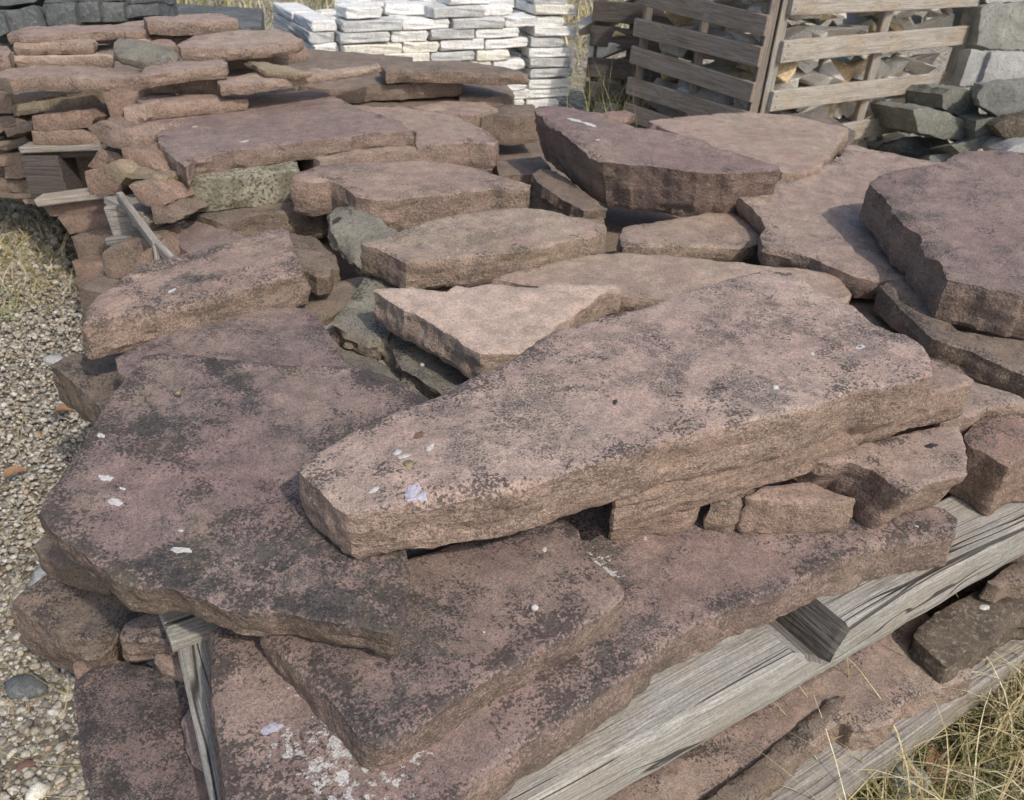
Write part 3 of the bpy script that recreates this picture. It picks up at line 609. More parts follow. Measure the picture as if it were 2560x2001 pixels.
# rear-left pile, flank facing left
rows = [
 ([(190, 705), (350, 690), (520, 670), (560, 720), (540, 775), (300, 800), (200, 790)], 2.42, 'red', 'red block above the pallet deck, upper of the flank column', .15),
 ([(185, 795), (260, 800), (500, 785), (610, 850), (600, 880), (250, 880), (195, 878)], 2.42, 'red', 'red block resting on the pallet deck of the rear-left column', .15),
 ([(250, 1240), (450, 1215), (690, 1180), (690, 1280), (450, 1310), (300, 1312)], 2.36, 'red', 'long red block right below the pallet foot board', .1),
 ([(345, 1320), (520, 1305), (695, 1285), (705, 1370), (560, 1400), (420, 1430)], 2.32, 'red', 'red block two courses below the pallet foot board', .1),
 ([(425, 1440), (560, 1405), (700, 1395), (720, 1500), (620, 1570), (480, 1590)], 2.24, 'brown', 'large dark red block low in the rear-left column', .15),
 ([(430, 1590), (500, 1600), (660, 1580), (680, 1690), (600, 1740), (470, 1700)], 2.16, 'red', 'bottom red block of the rear-left column, by the gravel', .1),
 ([(440, 1700), (560, 1720), (700, 1680), (720, 1760), (560, 1790), (500, 1780)], 2.12, 'brown', 'lowest brown stone of the left flank, touching the gravel', .2),
 ([(60, 640), (300, 610), (620, 570), (640, 630), (400, 660), (80, 705)], 2.62, 'ochre', 'long brownish-yellow block under the front slab of the rear pile', .2),
 ([(-90, 620), (60, 600), (70, 690), (-80, 690)], 2.66, 'red', 'red block at the left frame edge, under the rear pile front slab', .1),
 ([(70, 590), (300, 570), (600, 556), (620, 585), (300, 612), (60, 640)], 2.66, 'brown', 'thin brown course directly under the rear pile front slab', .3),
 ([(20, 790), (120, 750), (190, 745), (190, 790), (100, 815), (40, 835)], 2.56, 'tan', 'small tan stone at far left, left of the flank column', .1),
 ([(-80, 720), (60, 715), (130, 745), (40, 780), (-80, 850)], 2.62, 'brown', 'brown slab end at the left frame edge, mid height', .2),
 ([(-80, 860), (60, 850), (140, 830), (180, 880), (40, 915), (-80, 910)], 2.62, 'brown', 'dark brown block at the left frame edge, level with the pallet deck', .2),
 ([(-80, 940), (100, 928), (205, 925), (200, 985), (60, 1010), (-80, 1005)], 2.64, 'red', 'red block at the left frame edge, beside the pallet foot, top course', .1),
 ([(15, 1020), (110, 1005), (195, 1000), (195, 1070), (100, 1085), (25, 1085)], 2.62, 'red', 'short red block at far left beside the pallet foot, middle course', .05),
 ([(-80, 1100), (100, 1090), (235, 1085), (240, 1175), (100, 1175), (-80, 1160)], 2.64, 'brown', 'wide brown block at far left beside the pallet foot, lower course', .2),
 ([(-80, 1165), (100, 1178), (262, 1180), (255, 1212), (60, 1205), (-80, 1200)], 2.62, 'brown', 'thin stone course at far left, just above the dry grass', .2),
 ([(130, 1212), (262, 1210), (262, 1240), (150, 1245)], 2.60, 'tan', 'tan foot stone at far left on the grass', .1),
]
for p, Y, ti, lab, li in rows: face('A', p, Y, -5, .3, ti, lab, li)
# dark cores so that the gaps of the pile end in stone
for p, z, t, lab in [
 ([(-1.0, 1.75), (-.35, 1.55), (.25, 1.75), (.2, 2.5), (-.7, 2.75)], .33, .14, 'broad base slab buried under the smooth purple slab'),
 ([(-.60, 1.08), (.05, 1.0), (.25, 1.45), (-.2, 1.65), (-.72, 1.6)], .29, .10, 'broad base slab buried under the streaky pink slab'),
 ([(.12, 1.05), (.85, 1.25), (.95, 1.8), (.15, 1.7)], .335, .10, 'broad base slab buried under the tan slab and long slab'),
 ([(.2, 1.8), (1.0, 1.75), (1.25, 2.35), (.3, 2.7)], .33, .12, 'broad base slab buried under the thick chunky block'),
 ([(-1.9, 2.75), (-1.1, 2.6), (-.4, 2.9), (-.5, 3.7), (-1.8, 3.8)], .50, .35, 'broad base slab buried inside the rear pile'),
 ([(-.25, .72), (.5, 1.0), (.2, 1.3), (-.5, 1.05)], .37, .06, 'broad base slab hidden below the flat pink slab'),
 ([(-.95, 1.9), (.2, 1.9), (.3, 2.6), (-1.0, 2.6)], .24, .24, 'lowest broad slab beneath the upper left stones'),
 ([(-.2, 2.1), (.6, 2.1), (.7, 3.3), (-.4, 3.4)], .36, .2, 'broad base slab buried at the back of the pile'),
 ([(.62, 1.28), (1.5, 1.4), (1.65, 2.3), (.8, 2.1)], .44, .1, 'broad base slab buried under the tilted purple slab'),
 ([(-.45, 1.0), (.9, 1.15), (1.1, 2.2), (-.6, 1.9)], .27, .27, 'lowest broad slab beneath the middle of the pile'),
]:
    slab('W', p, z, t, (0, 0), 'brown', .2, label=lab, res=.02)

# ---------------------------------------------------------------- rear pile top
L = [
 ([(-60, 450), (30, 410), (200, 395), (400, 388), (560, 395), (700, 425), (900, 430), (1310, 440), (1318, 482), (900, 476), (500, 470), (230, 464), (60, 480)], .635, .05, 'rose', .15, 'wide pink slab with a long straight front edge, front of the rear pile'),
 ([(832, 452), (900, 384), (1000, 366), (1200, 355), (1330, 345), (1372, 372), (1378, 402), (1200, 412), (1000, 440), (900, 457)], .68, .04, 'rose', .2, 'small pinkish slab lying on the wide front slab of the rear pile'),
 ([(1320, 486), (1500, 450), (1800, 424), (2050, 404), (2290, 374), (2315, 396), (2100, 432), (1800, 476), (1500, 522), (1340, 532)], .645, .028, 'tan', .25, 'long thin slab sloping up to the right at the rear pile'),
 ([(1470, 362), (1560, 366), (1750, 405), (1890, 432), (1800, 446), (1600, 432)], .665, .02, 'ochre', .2, 'thin splinter slab lying slantwise on the rear pile'),
 ([(1230, 340), (1400, 300), (1700, 270), (1850, 262), (1862, 290), (1700, 318), (1500, 345), (1270, 362)], .655, .05, 'rose', .15, 'brown-pink slab second from the top at the right of the rear pile'),
 ([(1072, 272), (1180, 215), (1350, 186), (1690, 170), (1780, 210), (1838, 236), (1800, 256), (1600, 272), (1480, 290), (1250, 292), (1100, 292)], .71, .042, 'rose', .15, 'topmost long slab at the right of the rear pile'),
 ([(690, 255), (720, 226), (850, 240), (1040, 290), (1082, 332), (1060, 366), (880, 372), (720, 345), (690, 310)], .685, .03, 'grey', .2, 'grey slab tilted towards the viewer in the middle of the rear pile'),
 ([(80, 256), (250, 228), (400, 228), (560, 220), (582, 250), (560, 264), (300, 268), (80, 274)], .68, .035, 'rose', .2, 'narrow pink slab at the left of the rear pile, above pale stone edge'),
 ([(45, 213), (150, 172), (400, 150), (680, 150), (742, 190), (650, 190), (400, 202), (230, 226)], .70, .03, 'rose', .2, 'thin slab at the far left back of the rear pile'),
 ([(640, 158), (760, 130), (900, 118), (980, 140), (900, 180), (760, 192)], .70, .04, 'rose', .2, 'pink slab at the back middle of the rear pile'),
 ([(868, 102), (1100, 82), (1300, 76), (1440, 108), (1436, 128), (1250, 138), (1100, 138), (900, 134)], .73, .045, 'rose', .2, 'highest slab at the back of the rear pile, before open gravel'),
 ([(860, 140), (1100, 150), (1420, 140), (1420, 170), (1100, 186), (900, 190)], .68, .035, 'rose', .15, 'slab just under the highest one at the back of the rear pile'),
 ([(740, 226), (850, 188), (965, 176), (950, 215), (900, 250), (830, 245)], .675, .025, 'beige', .0, 'pale beige stone in the middle of the rear pile'),
 ([(525, 216), (620, 204), (720, 210), (690, 240), (560, 242)], .66, .02, 'beige', .0, 'small pale stone left of the tilted grey slab'),
 ([(1015, 212), (1100, 198), (1190, 196), (1180, 226), (1060, 236)], .675, .03, 'tan', .0, 'small tan stone behind the topmost right slab'),
 ([(50, 318), (300, 304), (560, 298), (690, 318), (690, 338), (400, 336), (90, 340)], .65, .045, 'beige', .05, 'slab with a pale lit front edge at the left of the rear pile'),
 ([(560, 275), (690, 262), (760, 300), (740, 330), (600, 325)], .645, .03, 'grey', .15, 'small grey slab under the tilted grey slab'),
 ([(900, 262), (960, 236), (1040, 245), (1080, 285), (1000, 290)], .675, .03, 'rose', .15, 'small pink stone between grey and topmost right slabs'),
 ([(-60, 300), (40, 280), (70, 310), (50, 340), (-60, 345)], .66, .06, 'rose', .2, 'pink stone at the left frame edge on the rear pile'),
 ([(1340, 420), (1700, 400), (1850, 440), (1500, 490), (1350, 480)], .615, .03, 'rose', .1, 'shaded slab between the two thin right-hand slabs of the rear pile'),
]
for p, z, t, ti, li, lab in L:
    slab('A', p, z, t * .82, (0, .04 if 'tilted' not in lab else .28), ti, li, label=lab, rough=.0028, round_=.002, wob=.003, group='slabs on the rear pile')

# ---------------------------------------------------------------- lower tier, front and left
LT1 = slab('I', [(-700, 1950), (-300, 1640), (300, 1300), (1000, 880), (1450, 620), (1600, 560), (1700, 700), (1862, 870), (1872, 945), (1700, 1012), (1590, 1052), (1450, 1132), (1400, 1222), (1150, 1292), (1090, 1230), (600, 1480), (100, 1780), (-300, 2000)],
    .165, .06, (0, 0), 'rose', .32, 0, 0, 'long pinkish slab of the lower layer, below the grey beam, above the grass', rough=.0045)
LT2 = slab('I', [(1110, 1062), (1080, 1130), (1000, 1230), (900, 1330), (760, 1480), (620, 1610), (480, 1750), (200, 1950), (0, 1900), (200, 1720), (620, 1420), (800, 1250), (1000, 1090)],
    .174, .05, (0, 0), 'brown', .35, 0, .1, 'narrow layered stone along the front of the lower pinkish slab', rough=.0045)
LT3 = slab('I', [(1510, 700), (1560, 640), (1650, 560), (1990, 380), (2184, 300), (2400, 330), (2400, 560), (2184, 560), (2000, 700), (1900, 800), (1860, 790), (1720, 890)],
    .20, .07, (0, 0), label='dark brown speckled slab with white spot, lower right under the beam', mat='brown_stone', name='stone_flag', group=None, rough=.0045)
LT4 = slab('I', [(1960, 380), (2080, 290), (2184, 240), (2300, 240), (2300, 330), (2184, 400), (2100, 380), (2040, 415)], .24, .04, (0, 0), 'brown', .3, label='rough brown stone at the right frame edge, right under the beam', name='sandstone_rock', cat='stone')
LL5 = slab('G', [(440, 985), (560, 890), (720, 850), (950, 900), (1160, 935), (1300, 1200), (1400, 1500), (1430, 1760), (1300, 1820), (700, 1820), (540, 1740), (470, 1400)],
    .285, .09, (0, 0), 'dusk', .68, 0, 0, 'broad dark purple slab at lower left, jutting below the pallet', rough=.0045)
LL6 = slab('G', [(1120, 1210), (1200, 1090), (1280, 1080), (1340, 1300), (1370, 1480), (1160, 1465), (1145, 1330)], .305, .018, (0, 0), 'mauve', .05, label='thin smooth purple plate on the dark lower-left slab', round_=.003, chip=.05)
LL1 = slab('G', [(60, 515), (150, 430), (330, 310), (450, 250), (700, 330), (970, 440), (1000, 560), (820, 620), (700, 700), (500, 722), (400, 700), (250, 620)],
    .25, .09, (0, 0), 'brown', .5, 0, 0, 'big brown slab sticking out furthest at lower left', rough=.0045)
LL2 = slab('G', [(205, 140), (280, 80), (420, 60), (700, 250), (640, 330), (480, 275), (340, 240), (240, 200)], .30, .05, (0, 0), 'brown', .3, label='brown stone half hidden below the broad dark slab overhang at left')
LL3 = slab('G', [(722, 730), (760, 640), (880, 590), (1040, 560), (1100, 700), (1060, 760), (940, 735), (800, 745)], .325, .045, (0, 0), 'dusk', .5, label='small dark slab at left beside the pallet corner', rough=.0045)
LL4 = slab('G', [(935, 830), (980, 760), (1080, 720), (1200, 850), (1180, 930), (1060, 920), (980, 890)], .30, .03, (0, 0), 'pink', .05, label='small plain pink stone between dark slab and pallet corner', name='sandstone_rock', cat='stone')
LL7 = slab('G', [(490, 745), (560, 720), (700, 735), (690, 790), (600, 850), (510, 850)], .235, .05, (0, 0), 'brown', .4, label='small shaded brown stone under the big lower-left slab', name='sandstone_rock', cat='stone')
LL8 = slab('G', [(450, 860), (650, 830), (800, 860), (700, 950), (480, 990)], .215, .06, (0, 0), 'red', .2, label='shaded red stone just above the broad dark lower-left slab', name='sandstone_rock', cat='stone')
slab('W', [(-.36, .62), (0, .58), (.3, .85), (-.3, 1.3), (-.58, 1.05)], .19, .16, (0, 0), 'brown', .3, label='lowest broad slab beneath the left front stones', res=.02)
slab('W', [(0.05, .72), (.8, 1.15), (.6, 1.5), (-.2, 1.2)], .10, .05, (0, 0), 'brown', .3, label='lowest broad slab beneath the lower pinkish slab', res=.02)

# ---------------------------------------------------------------- pallets
def frame(a, b, up=(0, 0, 1)):
    x = Vector(b) - Vector(a); x.normalize(); up = (0, 1, 0) if abs(x.z) > .9 else up; z = Vector(up) - x * x.dot(Vector(up)); z.normalize(); y = z.cross(x)
    return Matrix((x, y, z)).transposed()
def bar(name, a, b, w, h, mat, parent=None, seed=0, jit=.0015, roll=0., bev=.003):
    """timber from a to b (world points on its middle line)"""
    a, b = Vector(a), Vector(b); R = frame(a, b) @ Matrix.Rotation(roll, 3, 'X')
    o = box(name, ((b - a).length, w, h), mat, (0, 0, 0), None, None, bev, jit, seed)
    mw = Matrix.Translation((a + b) / 2) @ R.to_4x4()
    if parent is not None:
        o.parent = parent; o.matrix_basis = parent.matrix_world.inverted() @ mw
    else: o.matrix_basis = mw
    return o

BEAM_T = .368
fa = Vector(at_z('I', 0, 1500, .285)); fb = Vector(at_z('I', 2184, 215, .285))
bu = (fb - fa); bu.z = 0; bu.normalize(); bv = Vector((-bu.y, bu.x, 0))
pal = empty('pallet', (fa.x, fa.y, .285), math.atan2(bu.y, bu.x))
tag(pal, 'weathered grey wooden pallet with a notched front beam carrying the front slabs', 'pallet')
def notched_beam():
    Lb0, Lb1, h, dp = -.46, 1.0, BEAM_T - .285, .105
    n = Vector(at_z('I', 945, 845, .30)); xn = (n - Vector((fa.x, fa.y, .30))).dot(bu)
    rng = random.Random(5)
    prof = []
    def run(x0, x1, z, st=.04):
        k = max(1, int(abs(x1 - x0) / st)); return [(x0 + (x1 - x0) * i / k, z) for i in range(k)]
    top = run(Lb1, xn + .018, h) + [(xn + .018, h), (xn + .004, h * .55), (xn - .002, h * .22), (xn - .03, h * .55), (xn - .085, h)] + run(xn - .1, Lb0, h) + [(Lb0, h)]
    bot = run(Lb0, Lb1, 0)
    # columns of matching x for a clean strip
    xs = sorted(set([round(p[0], 4) for p in top] + [round(p[0], 4) for p in bot]))
    xs = [x for i, x in enumerate(xs) if i == 0 or x - xs[i - 1] > .006 or any(abs(x - q) < 1e-3 for q in (xn + .018, xn + .004, xn - .002, xn - .03, xn - .085))]
    tp = sorted(top); tx = [p[0] for p in tp]; tz = [p[1] for p in tp]
    v = []; f = []
    for x in xs:
        zt = float(np.interp(x, tx, tz)); e = .006; j = rng.uniform(-.0012, .0012)
        v += [(x, 0 + j, .004), (x, -.003 + j, .02), (x, -.003 + j, max(.025, zt - e)), (x, e + j, zt), (x, dp, zt), (x, dp, 0), (x, .005, 0)]
    m = 7
    for k in range(len(xs) - 1):
        for i in range(m): j = (i + 1) % m; f.append((k * m + i, k * m + j, (k + 1) * m + j, (k + 1) * m + i))
    f.append(tuple(range(m))); f.append(tuple(reversed(range((len(xs) - 1) * m, len(xs) * m))))
    f = [tuple(reversed(q)) for q in f]
    o = mesh_obj('beam', v, f, M['beam'], pal)
    # saw cut face of the notch, its shade darkened into the end grain
    me = o.data; me.materials.append(M['shaded_endgrain'])
    for p in me.polygons:
        if abs(p.normal.x) > .5 and abs(p.center.x - xn) < .05: p.material_index = 1
    return xn
xn = notched_beam()
# long drying cracks standing open on the beam
pw = pal.matrix_world
# left edge board, side bearer and cross board of the pallet
ea, eb = Vector(at_z('G', 1195, 640, .355)), Vector(at_z('G', 1475, 1780, .355))
ed_ = (eb - ea).normalized(); en = Vector((-ed_.y, ed_.x, 0))
bar('deck_board', ea - ed_ * .45 + en * .02, eb + en * .02, .095, .022, 'beam', pal, 3)
bar('bearer', ea - ed_ * .45 + en * .018 - Vector((0, 0, .052)), eb + en * .018 - Vector((0, 0, .052)), .07, .078, 'board', pal, 4)
for k, off in enumerate((.20, .42, .64)):
    p = ea - ed_ * off
    bar('deck_board', p + Vector((0, 0, .0235)) - bu * .06, p + bu * 1.25 + Vector((0, 0, .0235)), .09, .02, 'board', pal, 10 + k)
c0 = Vector(at_z('G', 1150, 610, .37)); bar('deck_board', c0 - bu * .03, c0 + bu * .5, .075, .02, 'beam', pal, 21)

pal2 = empty('pallet', tuple(at_z('I', 800, 1500, 0)), math.atan2(bu.y, bu.x))
tag(pal2, 'grey bottom pallet half buried in grass, under the lower pinkish slab', 'pallet')
a, b = Vector(at_z('I', 640, 1690, .085)), Vector(at_z('I', 1900, 830, .085)); d = (b - a).normalized()
bar('bearer', a - d * .6, b + d * .3, .10, .075, 'board', pal2, 31)
for off in (.22, .5):
    q = Vector((-d.y, d.x, 0)) * off
    bar('bearer', a - d * .5 + q, b + d * .2 + q, .10, .075, 'board', pal2, 32)
for k in range(5):
    p = a + d * (.06 + .22 * k) + Vector((0, 0, -.052)); bar('deck_board', p, p + Vector((-d.y, d.x, 0)) * .6, .09, .02, 'board', pal2, 35 + k)

pal3 = empty('pallet', tuple(at_Y('A', 320, 1200, 2.5)))
tag(pal3, 'pallet between stacked red blocks at the far left, its dark wooden foot showing', 'pallet')
def P(x, y, Y): return Vector(at_Y('A', x, y, Y))
bar('deck_board', P(150, 898, 2.44), P(640, 882, 2.44), .06, .018, 'board', pal3, 41)
bar('deck_board', P(150, 885, 2.62), P(640, 872, 2.62), .08, .018, 'board', pal3, 42)
bar('foot_board', P(248, 1215, 2.36), P(690, 1165, 2.36), .06, .022, 'slat2', pal3, 43)
bar('foot_block', P(205, 1045, 2.46), P(430, 1045, 2.46), .10, .125, 'dslat', pal3, 44)
bar('stringer', P(205, 925, 2.47), P(650, 905, 2.47), .08, .022, 'dslat', pal3, 45)
bar('back_block', P(430, 1040, 2.72), P(800, 1030, 2.72), .10, .13, 'dslat', pal3, 46)
pal4 = empty('pallet', tuple(at_Y('A', 800, 1450, 2.0)))
tag(pal4, 'broken grey pallet end with a forked strut on the left flank', 'pallet')
bar('foot_block', P(712, 1340, 2.0), P(860, 1330, 2.0), .09, .10, 'board', pal4, 51)
bar('deck_board', P(690, 1205, 2.02), P(930, 1330, 1.9), .05, .018, 'board', pal4, 52)
bar('foot_board', P(730, 1440, 1.98), P(1050, 1390, 1.9), .09, .018, 'board', pal4, 53)
bar('side_block', P(850, 1320, 1.93), P(935, 1330, 1.91), .06, .05, 'board', pal4, 54)
bar('strut', P(730, 1195, 1.93), P(955, 1500, 1.72), .016, .024, 'board', pal4, 55, .001, 0, .002)
bar('strut', P(950, 1470, 1.73), P(965, 1640, 1.70), .014, .022, 'board', pal4, 56, .001, 0, .002)
bar('strut', P(945, 1480, 1.73), P(1075, 1610, 1.66), .014, .022, 'board', pal4, 57, .001, 0, .002)

# ---------------------------------------------------------------- split stones for crates
import bmesh
def hull_mesh(seed, sx, sy, sz):
    rng = np.random.default_rng(seed); bm = bmesh.new()
    for _ in range(11):
        p = rng.uniform(-1, 1, 3); p[rng.integers(3)] = rng.choice([-1, 1]); bm.verts.new((p[0] * sx, p[1] * sy, p[2] * sz))
    r = bmesh.ops.convex_hull(bm, input=bm.verts[:])
    bmesh.ops.delete(bm, geom=[g for g in r['geom_interior'] if isinstance(g, bmesh.types.BMVert)], context='VERTS')
    bmesh.ops.bevel(bm, geom=bm.edges[:], offset=.0025, segments=1, affect='EDGES', profile=.5)
    me = bpy.data.meshes.new('split_stone'); bm.to_mesh(me); bm.free(); return me
HULLS = [hull_mesh(k, *s) for k, s in enumerate([(.11, .09, .05), (.13, .08, .035), (.09, .09, .06), (.14, .1, .03), (.08, .07, .07), (.12, .08, .045), (.10, .10, .025), (.15, .09, .04)])]
def hull_variants():
    out = {}
    for mt in ('split', 'ochre', 'greysplit'):
        out[mt] = []
        for h in HULLS:
            m2 = h.copy(); m2.materials.append(M[mt]); out[mt].append(m2)
    return out
HV = hull_variants()
ORD = ['first', 'second', 'third', 'fourth', 'fifth', 'sixth', 'seventh', 'eighth', 'ninth', 'tenth', 'eleventh', 'twelfth', 'thirteenth', 'fourteenth', 'fifteenth', 'sixteenth', 'seventeenth', 'eighteenth', 'nineteenth', 'twentieth', 'twenty-first', 'twenty-second']
def chunk(mt, k, loc, rot, sc, label, cat='stone', group='split stones in the crates'):
    o = bpy.data.objects.new('split_stone', HV[mt][k % 8]); COL.objects.link(o)
    o.location = loc; o.rotation_euler = rot; o.scale = (sc, sc, sc); return tag(o, label, cat, group)

# ---------------------------------------------------------------- slatted crates
def nail(parent, M4, x, z):
    pass
def crate(corner, faces, zs, heights, zmax, mats, label, thick=.022, post=.062, back=True):
    root = empty('slatted_crate', (corner[0], corner[1], 0)); tag(root, label, 'crate')
    inv = root.matrix_world.inverted()
    for fi, (ang, Ln, posts, bz, hts, mat) in enumerate(faces):
        u = Vector((math.cos(rad(ang)), math.sin(rad(ang)), 0)); n = Vector((u.y, -u.x, 0))
        if n.y > 0 and fi < 2: n = -n
        c = Vector((corner[0], corner[1], 0))
        for k, (z, hh) in enumerate(zip(bz, hts)):
            a = c + u * .012 + n * (thick / 2 + post / 2) + Vector((0, 0, z + hh / 2)); rng = random.Random(fi * 50 + k)
            b = a + u * (Ln - .012) + Vector((0, 0, rng.uniform(-.012, .012)))
            s = bar('slat', a + Vector((0, 0, rng.uniform(-.008, .008))), b, thick, hh, mats[fi], root, fi * 30 + k, .001)
            for pp in posts:
                for dz in (-.25, .25):
                    q = mesh_obj('nail', [(0.004 * math.cos(i * 1.0472), -thick / 2 - .0015, .004 * math.sin(i * 1.0472)) for i in range(6)], [tuple(range(6))], M['nail'], s)
                    side = 1 if (s.matrix_world.to_3x3() @ Vector((0, -1, 0))).dot(n) > 0 else -1
                    if side < 0: q.rotation_euler = (0, 0, math.pi)
                    q.location = (pp - Ln / 2 + rng.uniform(-.006, .006), 0, dz * hh + rng.uniform(-.006, .006))
        for k, pp in enumerate(posts):
            p = c + u * pp
            bar('post', p + Vector((0, 0, .01)), p + Vector((0, 0, zmax)), post * .6, post, mats[fi], root, fi * 40 + k, .001)
    return root
bpy.context.view_layer.update()
CR = (1.0, 3.95)
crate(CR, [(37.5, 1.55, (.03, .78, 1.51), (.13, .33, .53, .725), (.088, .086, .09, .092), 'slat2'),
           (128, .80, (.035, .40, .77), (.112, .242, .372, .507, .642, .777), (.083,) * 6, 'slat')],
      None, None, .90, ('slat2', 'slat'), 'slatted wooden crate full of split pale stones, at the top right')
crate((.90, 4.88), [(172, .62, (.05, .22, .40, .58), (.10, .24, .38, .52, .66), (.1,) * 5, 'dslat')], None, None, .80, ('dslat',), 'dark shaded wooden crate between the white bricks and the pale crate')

rng = random.Random(11)
u1 = Vector((math.cos(rad(37.5)), math.sin(rad(37.5)), 0)); v1 = Vector((-u1.y, u1.x, 0))
gapname = ['lowest', 'second', 'third', 'fourth', 'fifth', 'top']
for row, z in enumerate((.07, .27, .47, .66, .80)):
    for sub, dz in (('lower', -.05), ('upper', .045)):
        x = .08; i = 0
        while x < 1.47:
            mt = rng.choice(['split', 'split', 'ochre', 'split', 'greysplit', 'split']); sc = rng.uniform(.58, .95)
            p = Vector((CR[0], CR[1], 0)) + u1 * x + v1 * rng.uniform(.10, .14) + Vector((0, 0, z + dz + rng.uniform(-.02, .02)))
            word = dict(split='white', ochre='ochre', greysplit='grey')[mt]
            chunk(mt, rng.randrange(8), p, (rng.uniform(-.6, .6), rng.uniform(-.5, .5), rad(37.5) + rng.uniform(-.7, .7)), sc,
                  '%s split stone, %s gap of the bright crate side, %s layer, %s from left' % (word, gapname[row], sub, ORD[i]))
            x += rng.uniform(.085, .13); i += 1
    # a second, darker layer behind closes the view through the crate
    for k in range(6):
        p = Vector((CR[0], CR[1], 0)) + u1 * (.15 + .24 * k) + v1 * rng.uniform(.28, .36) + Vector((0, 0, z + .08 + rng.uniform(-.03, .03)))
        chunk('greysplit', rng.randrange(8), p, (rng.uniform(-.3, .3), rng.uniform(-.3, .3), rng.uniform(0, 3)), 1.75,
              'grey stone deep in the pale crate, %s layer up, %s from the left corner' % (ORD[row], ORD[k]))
u2 = Vector((math.cos(rad(128)), math.sin(rad(128)), 0)); v2 = Vector((u2.y, -u2.x, 0))
if v2.y < 0: v2 = -v2
for row, z in enumerate((.08, .215, .345, .48, .61, .75)):
    for i in range(4):
        mt = rng.choice(['split', 'ochre', 'greysplit', 'greysplit'])
        p = Vector((CR[0], CR[1], 0)) + u2 * (.10 + .20 * i + rng.uniform(-.02, .02)) + v2 * rng.uniform(.11, .19) + Vector((0, 0, z + rng.uniform(-.03, .03)))
        word = dict(split='white', ochre='ochre', greysplit='grey')[mt]
        chunk(mt, rng.randrange(8), p, (rng.uniform(-.5, .5), rng.uniform(-.5, .5), rng.uniform(0, 3)), rng.uniform(.9, 1.25),
              '%s split stone behind the %s gap of the shaded crate side, %s from the corner' % (word, gapname[row], ORD[i]))
for row, z in enumerate((.10, .24, .38, .52, .66)):
    for i in range(4):
        p = Vector((.84 - .15 * i, 5.03 + rng.uniform(-.03, .03), z + rng.uniform(-.03, .03)))
        chunk(rng.choice(['ochre', 'greysplit']), rng.randrange(8), p, (rng.uniform(-.5, .5), rng.uniform(-.5, .5), rng.uniform(0, 3)), 1.3,
              'dim split stone inside the dark crate, %s row up, %s from the right' % (ORD[row], ORD[i]))
# flat boards on the ground before the pale crate
gb = bar('plank', at_z('C', 1240, 900, .03), at_z('C', 1420, 880, .03), .12, .025, 'slat2'); tag(gb, 'short pale plank on the ground below the pale crate', 'plank')

# ---------------------------------------------------------------- white brick stacks
def brick_mesh(seed, lx, ly, lz):
    rng = np.random.default_rng(seed); bm = bmesh.new()
    bmesh.ops.create_cube(bm, size=1)
    for v in bm.verts: v.co = Vector((v.co.x * lx, v.co.y * ly, v.co.z * lz)) + Vector(rng.uniform(-.004, .004, 3))
    bmesh.ops.subdivide_edges(bm, edges=bm.edges[:], cuts=2, use_grid_fill=True)
    for v in bm.verts: v.co += Vector(rng.uniform(-.0035, .0035, 3))
    sharp = [e for e in bm.edges if len(e.link_faces) == 2 and e.calc_face_angle(0) > .6]
    bmesh.ops.bevel(bm, geom=sharp, offset=.005, segments=1, affect='EDGES')
    me = bpy.data.meshes.new('white_brick'); bm.to_mesh(me); bm.free(); return me
BR = {}
for li, lx in enumerate((.20, .26, .31)):
    for si in range(2):
        for mt in ('brick', 'brick2', 'brick3'):
            me = brick_mesh(li * 7 + si, lx - .006, .125, .049); me.materials.append(M[mt]); BR[(li, si, mt)] = (me, lx)
brng = random.Random(3)
def put_brick(o3, u, v, x, y, z, li, label, rot=0., swap=False, tilt=0.):
    mt = brng.choices(['brick', 'brick2', 'brick3'], (6, 2, 3))[0]
    me, lx = BR[(li, brng.randrange(2), mt)]
    o = bpy.data.objects.new('white_brick', me); COL.objects.link(o)
    p = o3 + u * x + v * y; o.location = (p.x, p.y, z)
    o.rotation_euler = (brng.uniform(-.012, .012) + tilt, brng.uniform(-.012, .012), math.atan2(u.y, u.x) + rot + (math.pi / 2 if swap else 0) + brng.uniform(-.03, .03))
    return tag(o, label, 'brick', 'white stone bricks in stacks')
def stack(o3, ang, Ln, rows, layers, nm, hz=.054, top_from=None):
    u = Vector((math.cos(rad(ang)), math.sin(rad(ang)), 0)); v = Vector((-u.y, u.x, 0))
    for r in range(rows):
        z = .02 + hz * (r + .5)
        rowname = 'top course' if r == rows - 1 else '%s course from top' % ORD[rows - 1 - r]
        for lay in range(layers):
            if lay > 0 and r < rows - 2:
                # only the open left end shows
                put_brick(o3, u, v, .10, .065 + .132 * lay, z, brng.randrange(2), 'left-end brick of the %s, %s, %s from the front' % (nm, rowname, ORD[lay])); continue
            x = -brng.uniform(0, .02); i = 0
            while x < Ln - .1:
                li = brng.choice((0, 1, 2, 1)); lx = (.20, .26, .31)[li]
                if x + lx > Ln + .04: li = 0; lx = .20
                if x + lx > Ln + .08: break
                if not (r == rows - 1 and brng.random() < (.25 if lay else .12)):
                    where = 'front face' if lay == 0 else '%s row back' % ORD[lay]
                    put_brick(o3, u, v, x + lx / 2, .065 + .132 * lay + brng.uniform(-.012, .008), z + brng.uniform(-.002, .002), li,
                              'whitish brick, %s, %s, %s, %s from left' % (nm, where, rowname, ORD[min(i, 13)]))
                x += lx + brng.uniform(.002, .012); i += 1
SA = Vector((-.935, 4.42, 0))
stack(SA, 32, 1.05, 9, 5, 'wide stack')
stack(Vector((-.02, 5.0, 0)), 24, .235, 11, 3, 'narrow stack')
us = Vector((math.cos(rad(32)), math.sin(rad(32)), 0)); vs2 = Vector((-us.y, us.x, 0))
